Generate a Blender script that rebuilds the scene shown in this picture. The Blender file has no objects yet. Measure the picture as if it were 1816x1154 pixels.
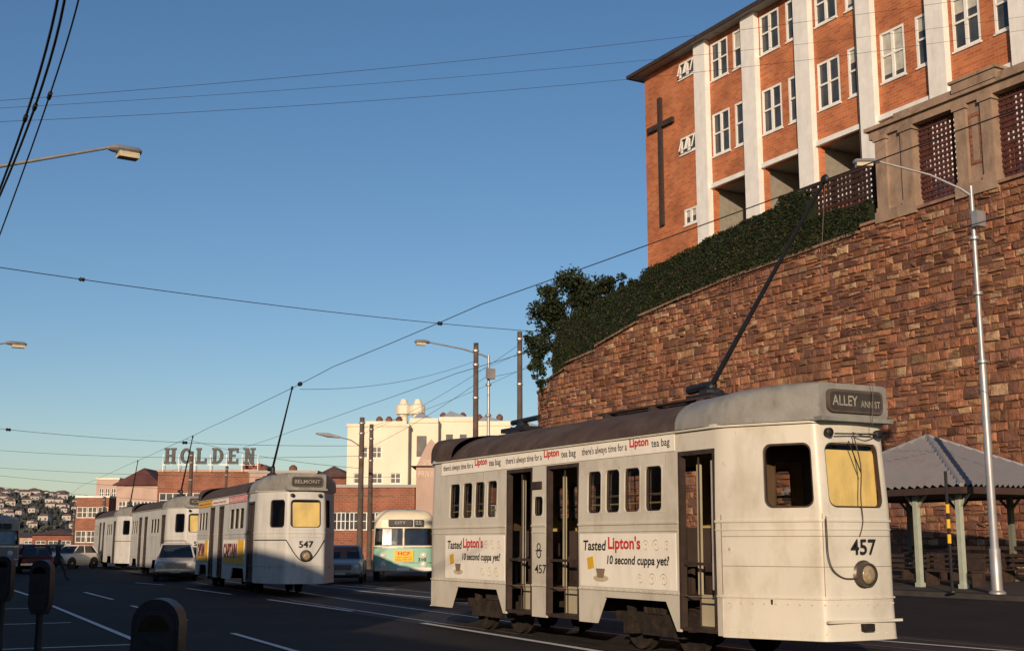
import bpy, bmesh, math, random
from mathutils import Vector, Matrix
random.seed(7)
R=math.radians
COL=bpy.context.scene.collection
F=2200.; TH=R(9.9); A=R(28.5); CH=1.55
sT,cT=math.sin(TH),math.cos(TH); sA,cA=math.sin(A),math.cos(A)
def ray(px,py):
    yu=577-py; f=F*cT-yu*sT; u=F*sT+yu*cT; r=px-908
    return Vector((r*cA+f*sA,-r*sA+f*cA,u))
CAM=Vector((0,0,CH))
def proj(p):
    x,y,z=p[0],p[1],p[2]-CH; L=x*cA-y*sA; D=x*sA+y*cA; d=D*cT+z*sT; return 908+F*L/d, 577-F*(-D*sT+z*cT)/d
def onX(px,py,c):
    d=ray(px,py); return CAM+d*(c/d.x)
def onZ(px,py,z=0.):
    d=ray(px,py); return CAM+d*((z-CH)/d.z)
def atD(px,py,D):
    d=ray(px,py); f=d.x*sA+d.y*cA; return CAM+d*(D/f)
def LD(L,D,z=0.): return Vector((L*cA+D*sA,-L*sA+D*cA,z))
def zAt(py,D,px=908): return atD(px,py,D).z

# ---------------------------------------------------------------- materials
MATS={}
def mat(name,col,rough=.65,var=.12,scale=4.,bump=0.,metal=0.,dirt=None,damt=0.,dsc=(5,5,.7),vcol=False,bsc=None,spec=.4,dr=(.48,.78),rust=0.,stain=None):
    if name in MATS: return MATS[name]
    m=bpy.data.materials.new(name); m.use_nodes=True; nt=m.node_tree; N=nt.nodes; K=nt.links
    b=N['Principled BSDF']; b.inputs['Roughness'].default_value=rough; b.inputs['Metallic'].default_value=metal
    b.inputs['Specular IOR Level'].default_value=spec
    tc=N.new('ShaderNodeTexCoord'); no=N.new('ShaderNodeTexNoise'); no.inputs['Scale'].default_value=scale; no.inputs['Detail'].default_value=6
    K.new(tc.outputs['Object'],no.inputs['Vector'])
    rp=N.new('ShaderNodeValToRGB'); rp.color_ramp.elements[0].position=.3; rp.color_ramp.elements[1].position=.7
    rp.color_ramp.elements[0].color=tuple(max(0,c*(1-var)) for c in col)+(1,); rp.color_ramp.elements[1].color=tuple(min(1,c*(1+var)) for c in col)+(1,)
    K.new(no.outputs['Fac'],rp.inputs['Fac']); out=rp.outputs['Color']
    if vcol:
        at=N.new('ShaderNodeVertexColor'); at.layer_name='Col'
        mx=N.new('ShaderNodeMix'); mx.data_type='RGBA'; mx.blend_type='MULTIPLY'; mx.inputs['Factor'].default_value=1
        K.new(out,mx.inputs['A']); K.new(at.outputs['Color'],mx.inputs['B']); out=mx.outputs['Result']
    def over(out,scl,col2,amt,r0,r1):
        mp=N.new('ShaderNodeMapping'); mp.inputs['Scale'].default_value=scl; K.new(tc.outputs['Object'],mp.inputs['Vector'])
        n2=N.new('ShaderNodeTexNoise'); n2.inputs['Scale'].default_value=1.; n2.inputs['Detail'].default_value=8; n2.inputs['Roughness'].default_value=.65
        K.new(mp.outputs['Vector'],n2.inputs['Vector'])
        r2=N.new('ShaderNodeValToRGB'); r2.color_ramp.elements[0].position=r0; r2.color_ramp.elements[1].position=r1
        r2.color_ramp.elements[0].color=(0,0,0,1); r2.color_ramp.elements[1].color=(amt,)*3+(1,)
        K.new(n2.outputs['Fac'],r2.inputs['Fac'])
        mx=N.new('ShaderNodeMix'); mx.data_type='RGBA'; K.new(r2.outputs['Color'],mx.inputs['Factor']); K.new(out,mx.inputs['A']); mx.inputs['B'].default_value=tuple(col2)+(1,)
        return mx.outputs['Result']
    if dirt: out=over(out,dsc,dirt,damt,*dr)
    if stain: out=over(out,(.35,.35,.09),stain,.6,.46,.70)
    if rust:
        out=over(out,(9,9,5),(.20,.09,.04),rust,.66,.74)
    K.new(out,b.inputs['Base Color'])
    if bump:
        n3=N.new('ShaderNodeTexNoise'); n3.inputs['Scale'].default_value=bsc or scale*5; n3.inputs['Detail'].default_value=5; K.new(tc.outputs['Object'],n3.inputs['Vector'])
        bp=N.new('ShaderNodeBump'); bp.inputs['Strength'].default_value=bump; bp.inputs['Distance'].default_value=.05; K.new(n3.outputs['Fac'],bp.inputs['Height']); K.new(bp.outputs['Normal'],b.inputs['Normal'])
    MATS[name]=m; return m
def brickmat(name,c1,c2,mort,bw=.24,bh=.086,ms=.012,mixn=.5):
    m=bpy.data.materials.new(name); m.use_nodes=True; nt=m.node_tree; N=nt.nodes; K=nt.links
    b=N['Principled BSDF']; b.inputs['Roughness'].default_value=.85; b.inputs['Specular IOR Level'].default_value=.2
    tc=N.new('ShaderNodeTexCoord'); sp=N.new('ShaderNodeSeparateXYZ'); K.new(tc.outputs['Object'],sp.inputs[0])
    ad=N.new('ShaderNodeMath'); K.new(sp.outputs['X'],ad.inputs[0]); K.new(sp.outputs['Y'],ad.inputs[1])
    cb=N.new('ShaderNodeCombineXYZ'); K.new(ad.outputs[0],cb.inputs['X']); K.new(sp.outputs['Z'],cb.inputs['Y'])
    br=N.new('ShaderNodeTexBrick'); K.new(cb.outputs[0],br.inputs['Vector'])
    br.inputs['Color1'].default_value=c1+(1,); br.inputs['Color2'].default_value=c2+(1,); br.inputs['Mortar'].default_value=mort+(1,)
    br.inputs['Scale'].default_value=1; br.inputs['Brick Width'].default_value=bw; br.inputs['Row Height'].default_value=bh; br.inputs['Mortar Size'].default_value=ms; br.inputs['Bias'].default_value=0
    no=N.new('ShaderNodeTexNoise'); no.inputs['Scale'].default_value=.5; no.inputs['Detail'].default_value=7; K.new(tc.outputs['Object'],no.inputs['Vector'])
    rp=N.new('ShaderNodeValToRGB'); rp.color_ramp.elements[0].position=.35; rp.color_ramp.elements[1].position=.7
    rp.color_ramp.elements[0].color=(.68,.66,.66,1); rp.color_ramp.elements[1].color=(1.1,1.08,1.05,1); K.new(no.outputs['Fac'],rp.inputs['Fac'])
    mx=N.new('ShaderNodeMix'); mx.data_type='RGBA'; mx.blend_type='MULTIPLY'; mx.inputs['Factor'].default_value=1; K.new(br.outputs['Color'],mx.inputs['A']); K.new(rp.outputs['Color'],mx.inputs['B'])
    K.new(mx.outputs['Result'],b.inputs['Base Color']); MATS[name]=m; return m
def glassmat(name,tint=(.55,.58,.58),g=.18):
    m=bpy.data.materials.new(name); m.use_nodes=True; nt=m.node_tree; N=nt.nodes; K=nt.links
    N.remove(N['Principled BSDF']); o=N['Material Output']
    t=N.new('ShaderNodeBsdfTransparent'); t.inputs['Color'].default_value=tint+(1,)
    gl=N.new('ShaderNodeBsdfGlossy'); gl.inputs['Roughness'].default_value=.06; gl.inputs['Color'].default_value=(.8,.8,.8,1)
    no=N.new('ShaderNodeTexNoise'); no.inputs['Scale'].default_value=3; mr=N.new('ShaderNodeMapRange'); mr.inputs['To Min'].default_value=g*.6; mr.inputs['To Max'].default_value=g*1.4
    K.new(no.outputs['Fac'],mr.inputs['Value'])
    mx=N.new('ShaderNodeMixShader'); K.new(mr.outputs[0],mx.inputs[0]); K.new(t.outputs[0],mx.inputs[1]); K.new(gl.outputs[0],mx.inputs[2]); K.new(mx.outputs[0],o.inputs['Surface'])
    MATS[name]=m; return m
asph=mat('asphalt',(.014,.012,.014),.85,.4,.6,.4,0,(.032,.028,.028),.5,(.5,.12,1),bsc=60,spec=.25)
pave=mat('paving',(.05,.044,.04),.85,.25,2,.2)
earth=mat('earth',(.12,.10,.07),.95,.3,.1)
paint_line=mat('road_paint',(.78,.76,.72),.7,.2,6,0,0,(.06,.06,.06),.8,(6,6,6))
railm=mat('rail_steel',(.16,.15,.15),.35,.3,3,0,.7)
tramw=mat('tram_paint',(.60,.575,.495),.38,.06,1.2,.05,0,(.30,.24,.16),.6,(2.2,2.2,1.1),dr=(.48,.80),rust=.75)
tramw2=mat('tram_paint_far',(.54,.54,.51),.5,.07,1.5,.0,0,(.25,.22,.18),.6,(3,3,.6))
tramroof=mat('tram_roof',(.070,.046,.038),.9,.3,3,.3,0,(.15,.13,.12),.5,(2,2,2))
silver=mat('weathered_silver',(.29,.285,.26),.5,.15,3,.1,.2,(.12,.10,.08),.75,(3,3,1.5))
darkw=mat('dark_wood',(.045,.03,.024),.6,.3,6)
yel=mat('interior_yellow',(.60,.46,.17),.6,.12,3,0,0,(.3,.2,.08),.4)
blindy=mat('yellow_blind',(.80,.60,.22),.6,.10,3,0,0,(.35,.24,.10),.6,(3,3,1))
cabin=mat('cabin_brown',(.10,.065,.035),.6,.2,3)
cream_in=mat('interior_cream',(.42,.38,.27),.6,.12,3)
black=mat('black_paint',(.015,.015,.017),.5,.2)
under=mat('underframe_grime',(.020,.015,.012),.95,.5,8,.4,0,(.07,.04,.025),.5,(4,4,4))
redp=mat('red_letters',(.55,.03,.03),.6,.1)
white=mat('white_paint',(.78,.77,.73),.55,.06,2,0,0,(.4,.36,.3),.35,(2,2,.4))
adw=mat('advert_white',(.88,.85,.76),.5,.04,2,0,0,(.5,.42,.3),.35,(4,4,1))
orange=mat('orange_ad',(.75,.33,.03),.6,.1)
busad=mat('yellow_ad',(.85,.47,.03),.6,.1)
pink=mat('pink_ad',(.70,.30,.30),.6,.3,5)
glass=glassmat('window_glass',(.62,.64,.62),.10)
glassf=glassmat('windscreen_glass',(.92,.92,.88),.035)
glass2=glassmat('dark_glass',(.25,.28,.3),.15)
glassd=glassmat('dial_glass',(.1,.1,.1),.06)
gdark=mat('building_glass',(.05,.055,.06),.12,.5,.8,spec=.6)
gblind=mat('drawn_blind',(.45,.44,.38),.7,.2,2)
chrome=mat('chrome',(.6,.6,.6),.2,.1,3,0,.9)
lens=mat('lamp_lens',(.55,.48,.32),.15,.15,20)
rubber=mat('tyre_rubber',(.02,.02,.02),.8,.2)
woodpole=mat('weathered_timber',(.10,.075,.062),.9,.3,3,.3,0,(.05,.04,.035),.6,(8,8,.5))
galv=mat('galvanised_steel',(.38,.38,.38),.45,.12,3,0,.5,(.2,.17,.15),.5)
wirem=mat('wire_dark',(.03,.026,.024),.6,.2)
concrete=mat('weathered_concrete',(.30,.21,.15),.9,.2,1.2,.3,0,(.08,.055,.04),.8,(1.5,1.5,.5))
lattice=mat('lattice_timber',(.035,.015,.014),.85,.3,3)
stone=mat('stone_block',(1,1,1),.95,.32,3,1.,0,(.13,.06,.035),.7,(2.2,2.2,2.2),vcol=True,bsc=9,spec=.1,dr=(.47,.66),stain=(.14,.075,.05))
mortar=mat('stone_mortar',(.13,.07,.045),.95,.25,2,.3,spec=.1)
brick=brickmat('orange_brick',(.60,.20,.075),(.44,.12,.045),(.42,.25,.16),.46,.17,.02)
brick2=brickmat('dark_red_brick',(.30,.09,.055),(.22,.065,.045),(.25,.16,.12),.5,.2,.03)
brick3=brickmat('orange_far_brick',(.33,.12,.07),(.25,.085,.055),(.28,.18,.13),.5,.2,.03)
tile=mat('roof_tile',(.09,.055,.05),.9,.3,1)
leafd=mat('leaf_dark',(.013,.021,.009),.75,.4,3,spec=.2)
leafm=mat('leaf_mid',(.025,.037,.015),.7,.4,3,spec=.2)
leafl=mat('leaf_light',(.052,.064,.022),.7,.4,3,spec=.2)
leafr=mat('leaf_rust',(.08,.04,.02),.7,.4,3,spec=.2)
bark=mat('bark',(.07,.05,.035),.95,.3,4,.4)
creamw=mat('cream_render',(.76,.69,.54),.8,.06,.3,0,0,(.45,.37,.28),.4,(.3,.3,.1))
pinkw=mat('pink_render',(.46,.33,.27),.8,.14,.3,0,0,(.25,.16,.13),.6,(.4,.4,.15))
palep=mat('faded_letter_paint',(.62,.50,.43),.8,.2,2)
greyw=mat('grey_render',(.35,.34,.33),.8,.1,.3)
bluerf=mat('slate_roof',(.16,.20,.27),.6,.15,1)
rustv=mat('rust_vent',(.16,.07,.05),.8,.3,2)
shroof=mat('corrugated_roof',(.21,.205,.215),.5,.15,1,0,.2,(.12,.08,.07),.65,(1,1,1))
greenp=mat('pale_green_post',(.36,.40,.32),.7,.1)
aqua=mat('bus_aqua',(.27,.50,.38),.4,.06,2)
buscream=mat('bus_cream',(.66,.60,.44),.4,.06,2)
busdull=mat('bus_dull_grey',(.16,.18,.18),.5,.1,2); busdull2=mat('bus_dull_cream',(.30,.29,.25),.5,.1,2)
yellow=mat('yellow_band',(.70,.42,.03),.5,.1)
hhaze=mat('hill_haze_tint',(.06,.066,.068),.95,.4,.02)  # distance haze painted into the hill colour as a bluish tint
hgreen2=mat('hill_leaf',(.042,.05,.046),.95,.4,.02)

# ---------------------------------------------------------------- mesh builder
class MB:
    def __init__(s): s.v=[]; s.f=[]; s.m=[]; s.c=[]
    def face(s,pts,m=0,c=None):
        n=len(s.v); s.v.extend([tuple(p) for p in pts]); s.f.append(tuple(range(n,n+len(pts)))); s.m.append(m); s.c.append(c); return s
    def boxb(s,x0,x1,y0,y1,z0,z1,m=0):
        p=[(x0,y0,z0),(x1,y0,z0),(x1,y1,z0),(x0,y1,z0),(x0,y0,z1),(x1,y0,z1),(x1,y1,z1),(x0,y1,z1)]
        for q in ((0,3,2,1),(4,5,6,7),(0,1,5,4),(1,2,6,5),(2,3,7,6),(3,0,4,7)): s.face([p[i] for i in q],m)
        return s
    def hexa(s,p,m=0,c=None):
        for q in ((0,3,2,1),(4,5,6,7),(0,1,5,4),(1,2,6,5),(2,3,7,6),(3,0,4,7)): s.face([p[i] for i in q],m,c)
        return s
    def beam(s,a,b,w,h=None,m=0):
        a=Vector(a);b=Vector(b);h=h or w;d=(b-a).normalized(); up=Vector((0,0,1)) if abs(d.z)<.95 else Vector((0,1,0))
        x=d.cross(up).normalized()*w/2; y=x.cross(d).normalized()*h/2
        return s.hexa([a-x-y,a+x-y,a+x+y,a-x+y,b-x-y,b+x-y,b+x+y,b-x+y],m)
    def tube(s,pts,r,seg=8,m=0,cap=True):
        pts=[Vector(p) for p in pts]; n=len(pts); rs=r if isinstance(r,(list,tuple)) else [r]*n; rings=[]
        for i,p in enumerate(pts):
            d=(pts[min(i+1,n-1)]-pts[max(i-1,0)]).normalized(); up=Vector((0,0,1)) if abs(d.z)<.9 else Vector((0,1,0))
            x=d.cross(up).normalized(); y=x.cross(d)
            rings.append([p+x*rs[i]*math.cos(2*math.pi*k/seg)+y*rs[i]*math.sin(2*math.pi*k/seg) for k in range(seg)])
        for i in range(n-1):
            for k in range(seg): s.face([rings[i][k],rings[i][(k+1)%seg],rings[i+1][(k+1)%seg],rings[i+1][k]],m)
        if cap: s.face(rings[0][::-1],m); s.face(rings[-1],m)
        return s
    def lathe(s,org,axis,prof,seg=16,m=0):
        org=Vector(org); d=Vector(axis).normalized(); up=Vector((0,0,1)) if abs(d.z)<.9 else Vector((0,1,0))
        x=d.cross(up).normalized(); y=x.cross(d)
        rg=[[org+d*h+x*max(r,.0005)*math.cos(2*math.pi*k/seg)+y*max(r,.0005)*math.sin(2*math.pi*k/seg) for k in range(seg)] for r,h in prof]
        for i in range(len(rg)-1):
            for k in range(seg): s.face([rg[i][k],rg[i][(k+1)%seg],rg[i+1][(k+1)%seg],rg[i+1][k]],m)
        s.face(rg[0][::-1],m); s.face(rg[-1],m); return s
    def prism(s,A_,B_,m=0):
        n=len(A_); s.face(A_,m); s.face(B_[::-1],m)
        for i in range(n): s.face([A_[i],A_[(i+1)%n],B_[(i+1)%n],B_[i]],m)
        return s
    def build(s,name,mats,parent=None,world=False,smooth=0,weld=True,recalc=True):
        if not isinstance(mats,(list,tuple)): mats=[mats]
        off=Vector((0,0,0))
        if world and parent is not None:
            off=parent.location.copy()
            if parent.parent is not None: off=parent.parent.location.copy()
        me=bpy.data.meshes.new(name); me.from_pydata([(v[0]-off[0],v[1]-off[1],v[2]-off[2]) for v in s.v],[],s.f)
        for m in mats: me.materials.append(m)
        me.polygons.foreach_set('material_index',s.m)
        if any(c is not None for c in s.c):
            ca=me.color_attributes.new('Col','FLOAT_COLOR','CORNER'); k=0
            for p,c in zip(me.polygons,s.c):
                for _ in range(p.loop_total): ca.data[k].color=(c or (1,1,1))+(1,); k+=1
        if weld or smooth:
            bm=bmesh.new(); bm.from_mesh(me)
            if weld: bmesh.ops.remove_doubles(bm,verts=bm.verts,dist=.0004)
            if recalc: bmesh.ops.recalc_face_normals(bm,faces=bm.faces)
            if smooth:
                for f in bm.faces: f.smooth=True
                for e in bm.edges:
                    if len(e.link_faces)!=2 or e.calc_face_angle(9)>R(smooth): e.smooth=False
            bm.to_mesh(me); bm.free()
        o=bpy.data.objects.new(name,me); COL.objects.link(o)
        if parent is not None: o.parent=parent
        return o
def tag(o,label=None,cat=None,group=None,kind=None):
    if label:o['label']=label
    if cat:o['category']=cat
    if group:o['group']=group
    if kind:o['kind']=kind
    return o
def empty(name,loc,rz=0,label=None,cat=None,group=None):
    o=bpy.data.objects.new(name,None); COL.objects.link(o); o.location=loc; o.rotation_euler=(0,0,rz); o.empty_display_size=.3
    return tag(o,label,cat,group)
def kids(o): return [c for c in list(bpy.data.objects) if c.parent==o]
def copy_tree(o,parent=None):
    c=o.copy(); COL.objects.link(c); c.parent=parent
    for ch in kids(o): copy_tree(ch,c)
    return c
def panel(mb,mapf,u0,u1,v0,v1,holes,depth,eu=(),ev=(),mf=None):
    us=sorted({round(x,5) for x in [u0,u1]+[e for e in eu if u0<e<u1]+[q for h in holes for q in h[:2] if u0<q<u1]})
    vs=sorted({round(x,5) for x in [v0,v1]+[e for e in ev if v0<e<v1]+[q for h in holes for q in h[2:4] if v0<q<v1]})
    def hole(i,j):
        if i<0 or j<0 or i>=len(us)-1 or j>=len(vs)-1: return False
        cu=(us[i]+us[i+1])/2; cv=(vs[j]+vs[j+1])/2
        return any(h[0]<cu<h[1] and h[2]<cv<h[3] for h in holes)
    for i in range(len(us)-1):
        for j in range(len(vs)-1):
            a,b,c,d=us[i],us[i+1],vs[j],vs[j+1]; m=mf((a+b)/2,(c+d)/2) if mf else 0
            if not hole(i,j): mb.face([mapf(a,c,0),mapf(b,c,0),mapf(b,d,0),mapf(a,d,0)],m)
            else:
                if not hole(i-1,j): mb.face([mapf(a,c,0),mapf(a,d,0),mapf(a,d,-depth),mapf(a,c,-depth)],m)
                if not hole(i+1,j): mb.face([mapf(b,c,0),mapf(b,d,0),mapf(b,d,-depth),mapf(b,c,-depth)],m)
                if not hole(i,j-1): mb.face([mapf(a,c,0),mapf(b,c,0),mapf(b,c,-depth),mapf(a,c,-depth)],m)
                if not hole(i,j+1): mb.face([mapf(a,d,0),mapf(b,d,0),mapf(b,d,-depth),mapf(a,d,-depth)],m)
def ring(mb,mapf,u0,u1,v0,v1,w,r,d0,d1,m=0,seg=5):
    a,b,c,d=u0+w,u1-w,v0+w,v1-w; inn=[];out=[]
    for (cx,cy,ox,oy,s0) in ((b-r,d-r,u1,v1,0),(a+r,d-r,u0,v1,90),(a+r,c+r,u0,v0,180),(b-r,c+r,u1,v0,270)):
        for k in range(seg+1):
            t=R(s0+90*k/seg); inn.append((cx+r*math.cos(t),cy+r*math.sin(t)))
            if k==0: q=(ox,cy) if s0 in(0,180) else (cx,oy)
            elif k==seg: q=(cx,oy) if s0 in(0,180) else (ox,cy)
            else: q=(ox,oy)
            out.append(q)
    n=len(inn)
    for i in range(n):
        j=(i+1)%n
        pts=[mapf(*out[i],d0),mapf(*out[j],d0),mapf(*inn[j],d0),mapf(*inn[i],d0)]
        if out[i]==out[j]: pts=pts[1:]
        mb.face(pts,m); mb.face([mapf(*inn[i],d0),mapf(*inn[j],d0),mapf(*inn[j],d1),mapf(*inn[i],d1)],m)
        if out[i]!=out[j]: mb.face([mapf(*out[i],d0),mapf(*out[j],d0),mapf(*out[j],d1),mapf(*out[i],d1)],m)
def strip(mb,mapf,eu,u0,u1,v0,v1,d0,d1,m=0):
    us=[u0]+[e for e in sorted(eu) if u0+1e-4<e<u1-1e-4]+[u1]
    for a,b in zip(us,us[1:]):
        mb.face([mapf(a,v0,d1),mapf(b,v0,d1),mapf(b,v1,d1),mapf(a,v1,d1)],m)
        mb.face([mapf(a,v0,d0),mapf(b,v0,d0),mapf(b,v0,d1),mapf(a,v0,d1)],m)
        mb.face([mapf(a,v1,d0),mapf(b,v1,d0),mapf(b,v1,d1),mapf(a,v1,d1)],m)
    for a in (us[0],us[-1]): mb.face([mapf(a,v0,d0),mapf(a,v1,d0),mapf(a,v1,d1),mapf(a,v0,d1)],m)
def text(name,s,org,xax,yax,h,w,m,parent,th=.004,bold=0.,shear=0.,ext=0.):
    cu=bpy.data.curves.new(name,'FONT'); cu.body=s; cu.offset=bold; cu.resolution_u=3; cu.extrude=ext
    t=bpy.data.objects.new(name,cu); COL.objects.link(t); bpy.context.view_layer.update()
    me=bpy.data.meshes.new_from_object(t.evaluated_get(bpy.context.evaluated_depsgraph_get()))
    bpy.data.objects.remove(t); xs=[v.co.x for v in me.vertices]; ys=[v.co.y for v in me.vertices]
    x0,x1,y0,y1=min(xs),max(xs),min(ys),max(ys); X=Vector(xax).normalized(); Y=Vector(yax).normalized(); Z=X.cross(Y); org=Vector(org)
    for v in me.vertices:
        a=(v.co.x-x0)/(x1-x0)*w; b=(v.co.y-y0)/(y1-y0)*h; v.co=org+X*(a+shear*b)+Y*b+Z*(th+v.co.z)
    me.materials.clear(); me.materials.append(m)
    o=bpy.data.objects.new(name,me); COL.objects.link(o)
    if parent: o.parent=parent
    return o
def round_poly(pts,rad,seg=4):
    out=[];n=len(pts)
    for i,p in enumerate(pts):
        p=Vector(p);a=Vector(pts[i-1]);b=Vector(pts[(i+1)%n]); r=rad[i]
        if r==0: out.append(p); continue
        d1=(a-p).normalized();d2=(b-p).normalized(); s=p+d1*r;e=p+d2*r
        for k in range(seg+1):
            t=k/seg; out.append(s*(1-t)**2+p*2*t*(1-t)+e*t*t)
    return out
class Shell:
    """outline in plan (counter-clockwise); d is measured outwards"""
    def __init__(s,pts,rad,hs,cab,vb=1.95,rake=.05,tum=.03,vt=3.05):
        s.p=round_poly(pts,rad); n=len(s.p); s.u=[0]
        for i in range(n): s.u.append(s.u[-1]+(s.p[(i+1)%n]-s.p[i]).length)
        s.n=n; s.mit=[]
        for i in range(n):
            a=(s.p[i]-s.p[i-1]).normalized(); b=(s.p[(i+1)%n]-s.p[i]).normalized()
            na=Vector((a.y,-a.x)); nb=Vector((b.y,-b.x)); m=(na+nb).normalized(); s.mit.append(m/max(.5,m.dot(na)))
        s.hs=hs;s.cab=cab;s.vb=vb;s.rake=rake;s.tum=tum;s.vt=vt
    def __call__(s,u,v,d):
        L=s.u[-1]; uu=u%L if u!=L else L
        i=0
        for k in range(s.n):
            if s.u[k]<=uu+1e-6: i=k
        t=(uu-s.u[i])/(s.u[i+1]-s.u[i]) if s.u[i+1]>s.u[i] else 0; j=(i+1)%s.n
        dd=d-s.tum*max(0,(v-s.vb))/(s.vt-s.vb)
        q=(s.p[i]+s.mit[i]*dd)*(1-t)+(s.p[j]+s.mit[j]*dd)*t
        f=max(0,abs(q.y)-s.hs)/s.cab if s.cab else 0
        y=q.y-math.copysign(s.rake*max(0,v-s.vb)*f,q.y)
        return Vector((q.x,y,v))
    def at(s,x,y):
        best=None
        for i in range(s.n):
            a=s.p[i];b=s.p[(i+1)%s.n]; ab=b-a; t=max(0,min(1,(Vector((x,y))-a).dot(ab)/ab.length_squared)); d=(a+ab*t-Vector((x,y))).length
            if best is None or d<best[0]: best=(d,s.u[i]+ab.length*t)
        return best[1]

# ---------------------------------------------------------------- tram
def wheelset(mb,y,r=.33):
    for sx in(-1,1):
        mb.lathe((sx*.62,y,r+.02),(sx,0,0),[(r+.03,-.06),(r+.03,-.03),(r,-.03),(r,.06),(r-.05,.06),(r-.06,.03),(.1,.02),(.09,.12),(.0,.12)],20)
    mb.tube([(-.62,y,r+.02),(.62,y,r+.02)],.06,8)
def make_tram(loc,rz,label,hs,side,doors,small,arches,number,dest,paint,hero=False,cw=(.44,.94)):
    W=1.2;cab=1.2;fw=.57;ZT=3.05;ZB=.85
    t=empty('tram',loc,rz,label,'tram','trams lined up along the track' if not hero else None)
    P=[(-W,hs),(-W,-hs),(-fw,-hs-cab),(0,-hs-cab-.07),(fw,-hs-cab),(W,-hs),(W,hs),(fw,hs+cab),(0,hs+cab+.07),(-fw,hs+cab)]
    S=Shell(P,[.15,.15,.09,.3,.09,.15,.15,.09,.3,.09],hs,cab)
    eu=list(S.u)
    uy=lambda y:S.at(-W,y)
    uyr=lambda y:S.at(W,y)
    wins=[];drs=[];cabs=[];fronts=[]
    for (a,b,z0,z1) in side: wins.append((uy(a),uy(b),z0,z1)); wins.append((uyr(b),uyr(a),z0,z1))
    for (a,b,z0,z1) in small: wins.append((uy(a),uy(b),z0,z1))
    for (a,b) in doors: drs.append((uy(a),uy(b),.4,2.76)); drs.append((uyr(b),uyr(a),.4,2.76))
    def cabu(t_,sx,sy):
        q=Vector((sx*W,sy*hs)).lerp(Vector((sx*fw,sy*(hs+cab))),t_); return S.at(*q)
    for sx,sy in((-1,-1),(1,-1),(1,1),(-1,1)):
        a,b=sorted((cabu(cw[0],sx,sy),cabu(cw[1],sx,sy)))
        if b-a<2: cabs.append((a,b,1.96,2.79))
    for sy in(-1,1):
        a,b=sorted((S.at(-.47,sy*(hs+cab+.02)),S.at(.47,sy*(hs+cab+.02)))); fronts.append((a,b,1.96,2.79))
    cabs+=fronts
    allh=wins+drs+cabs
    body=MB(); panel(body,S,0,S.u[-1],ZB,ZT,allh,.07,eu,[1.2,1.6,1.95,2.3,2.8])
    body.build('body',paint,t,smooth=25)
    li=MB(); Si=lambda u,v,d:S(u,v,d-.075); panel(li,Si,0,S.u[-1],ZB,ZT-.02,allh,.001,eu); li.build('interior_lining',yel,t)
    for sy in(-1,1):
        ap=MB()
        a=S.at(-W,sy*hs); b=S.at(W,sy*hs)
        if sy<0: u0,u1=a,b
        else: u0,u1=b,S.u[-1]
        Sa=lambda u,v,d:S(u,v,d+.018*max(0,(.85-v)/.47))
        panel(ap,Sa,u0,u1,.38,ZB+.001,[],.05,eu,[.5,.65])
        strip(ap,S,eu,u0,u1,.37,.385,-.05,.024)
        ap.build('apron',paint,t,smooth=25)
        y=sy*(hs+cab-.16); bl_=MB(); bl_.boxb(-.50,.50,y-.01,y+.01,1.88,2.70); bl_.build('windscreen_blind',blindy,t)
    ys=sorted([y for d in doors for y in d]+[hs,-hs],reverse=True)
    segs=[(ys[i],ys[i+1]) for i in range(0,len(ys),2)]
    for sx in(-1,1):
        for (a,b) in segs:
            sk=MB()
            poly=[(a,ZB-.002),(a,.38)]
            for (p,q) in arches:
                if a>=p and q>=b: poly+=[(p,.38),(p-.24,.76),(q+.24,.76),(q,.38)]
            poly+=[(b,.38),(b,ZB-.002)]
            sk.prism([(sx*W,y,z) for y,z in poly],[(sx*(W-.04),y,z) for y,z in poly])
            sk.build('skirt',paint,t)
    mo=MB(); drL=sorted(d[:2] for d in drs)
    def runs():
        cur=0;o=[]
        for a,b in drL: o.append((cur,a)); cur=b
        o.append((cur,S.u[-1])); return [r for r in o if r[1]-r[0]>.02]
    for a,b in runs():
        for (v0,v1,d) in ((1.80,1.83,.018),(1.70,1.715,.012),(.86,.885,.014)): strip(mo,S,eu,a,b,v0,v1,0,d)
    strip(mo,S,eu,0,S.u[-1],ZT-.03,ZT+.02,0,.045)
    mo.build('moulding',paint,t)
    for (a,b,z0,z1) in wins+cabs:
        big=(a,b,z0,z1) in cabs
        w=MB(); ring(w,S,a,b,z0,z1,.012 if big else .02,.11 if big else .07,.003,-.05)
        ring(w,S,a+.013,b-.013,z0+.013,z1-.013,.022,.10 if big else .06,-.02,-.06,1)
        if not big and b-a<.6 and z1-z0>.5 :
            zz=z0+(z1-z0)*.36; strip(w,S,[],a+.02,b-.02,zz,zz+.025,-.06,-.035,1)
        wo=w.build('window',[paint,darkw],t)
        if not (hero and a==sorted(cabs)[0][0]):
            g=MB(); g.face([S(a+.02,z0+.02,-.05),S(b-.02,z0+.02,-.05),S(b-.02,z1-.02,-.05),S(a+.02,z1-.02,-.05)]); g.build('pane',glassf if (a,b,z0,z1) in fronts else glass if hero else glass2,wo)
    for (a,b,z0,z1) in drs:
        w=MB()
        for (p,q) in ((a,a+.05),(b-.05,b)): strip(w,S,[],p,q,.42,z1,-.09,.006)
        strip(w,S,[],a,b,z1-.06,z1+.0,-.09,.005)
        m_=(a+b)/2; strip(w,S,[],a+.05,b-.05,.40,.45,-.35,.004)
        dw=w.build('doorway',darkw,t)
        w=MB(); strip(w,S,[],a+.02,b-.02,.45,.84,-.36,-.33); strip(w,S,[],a+.05,b-.05,.82,.86,-.5,-.3)
        w.build('step',cream_in,t)
        w=MB(); strip(w,S,[],a+.05,b-.05,1.25,1.29,-.06,-.03)
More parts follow.
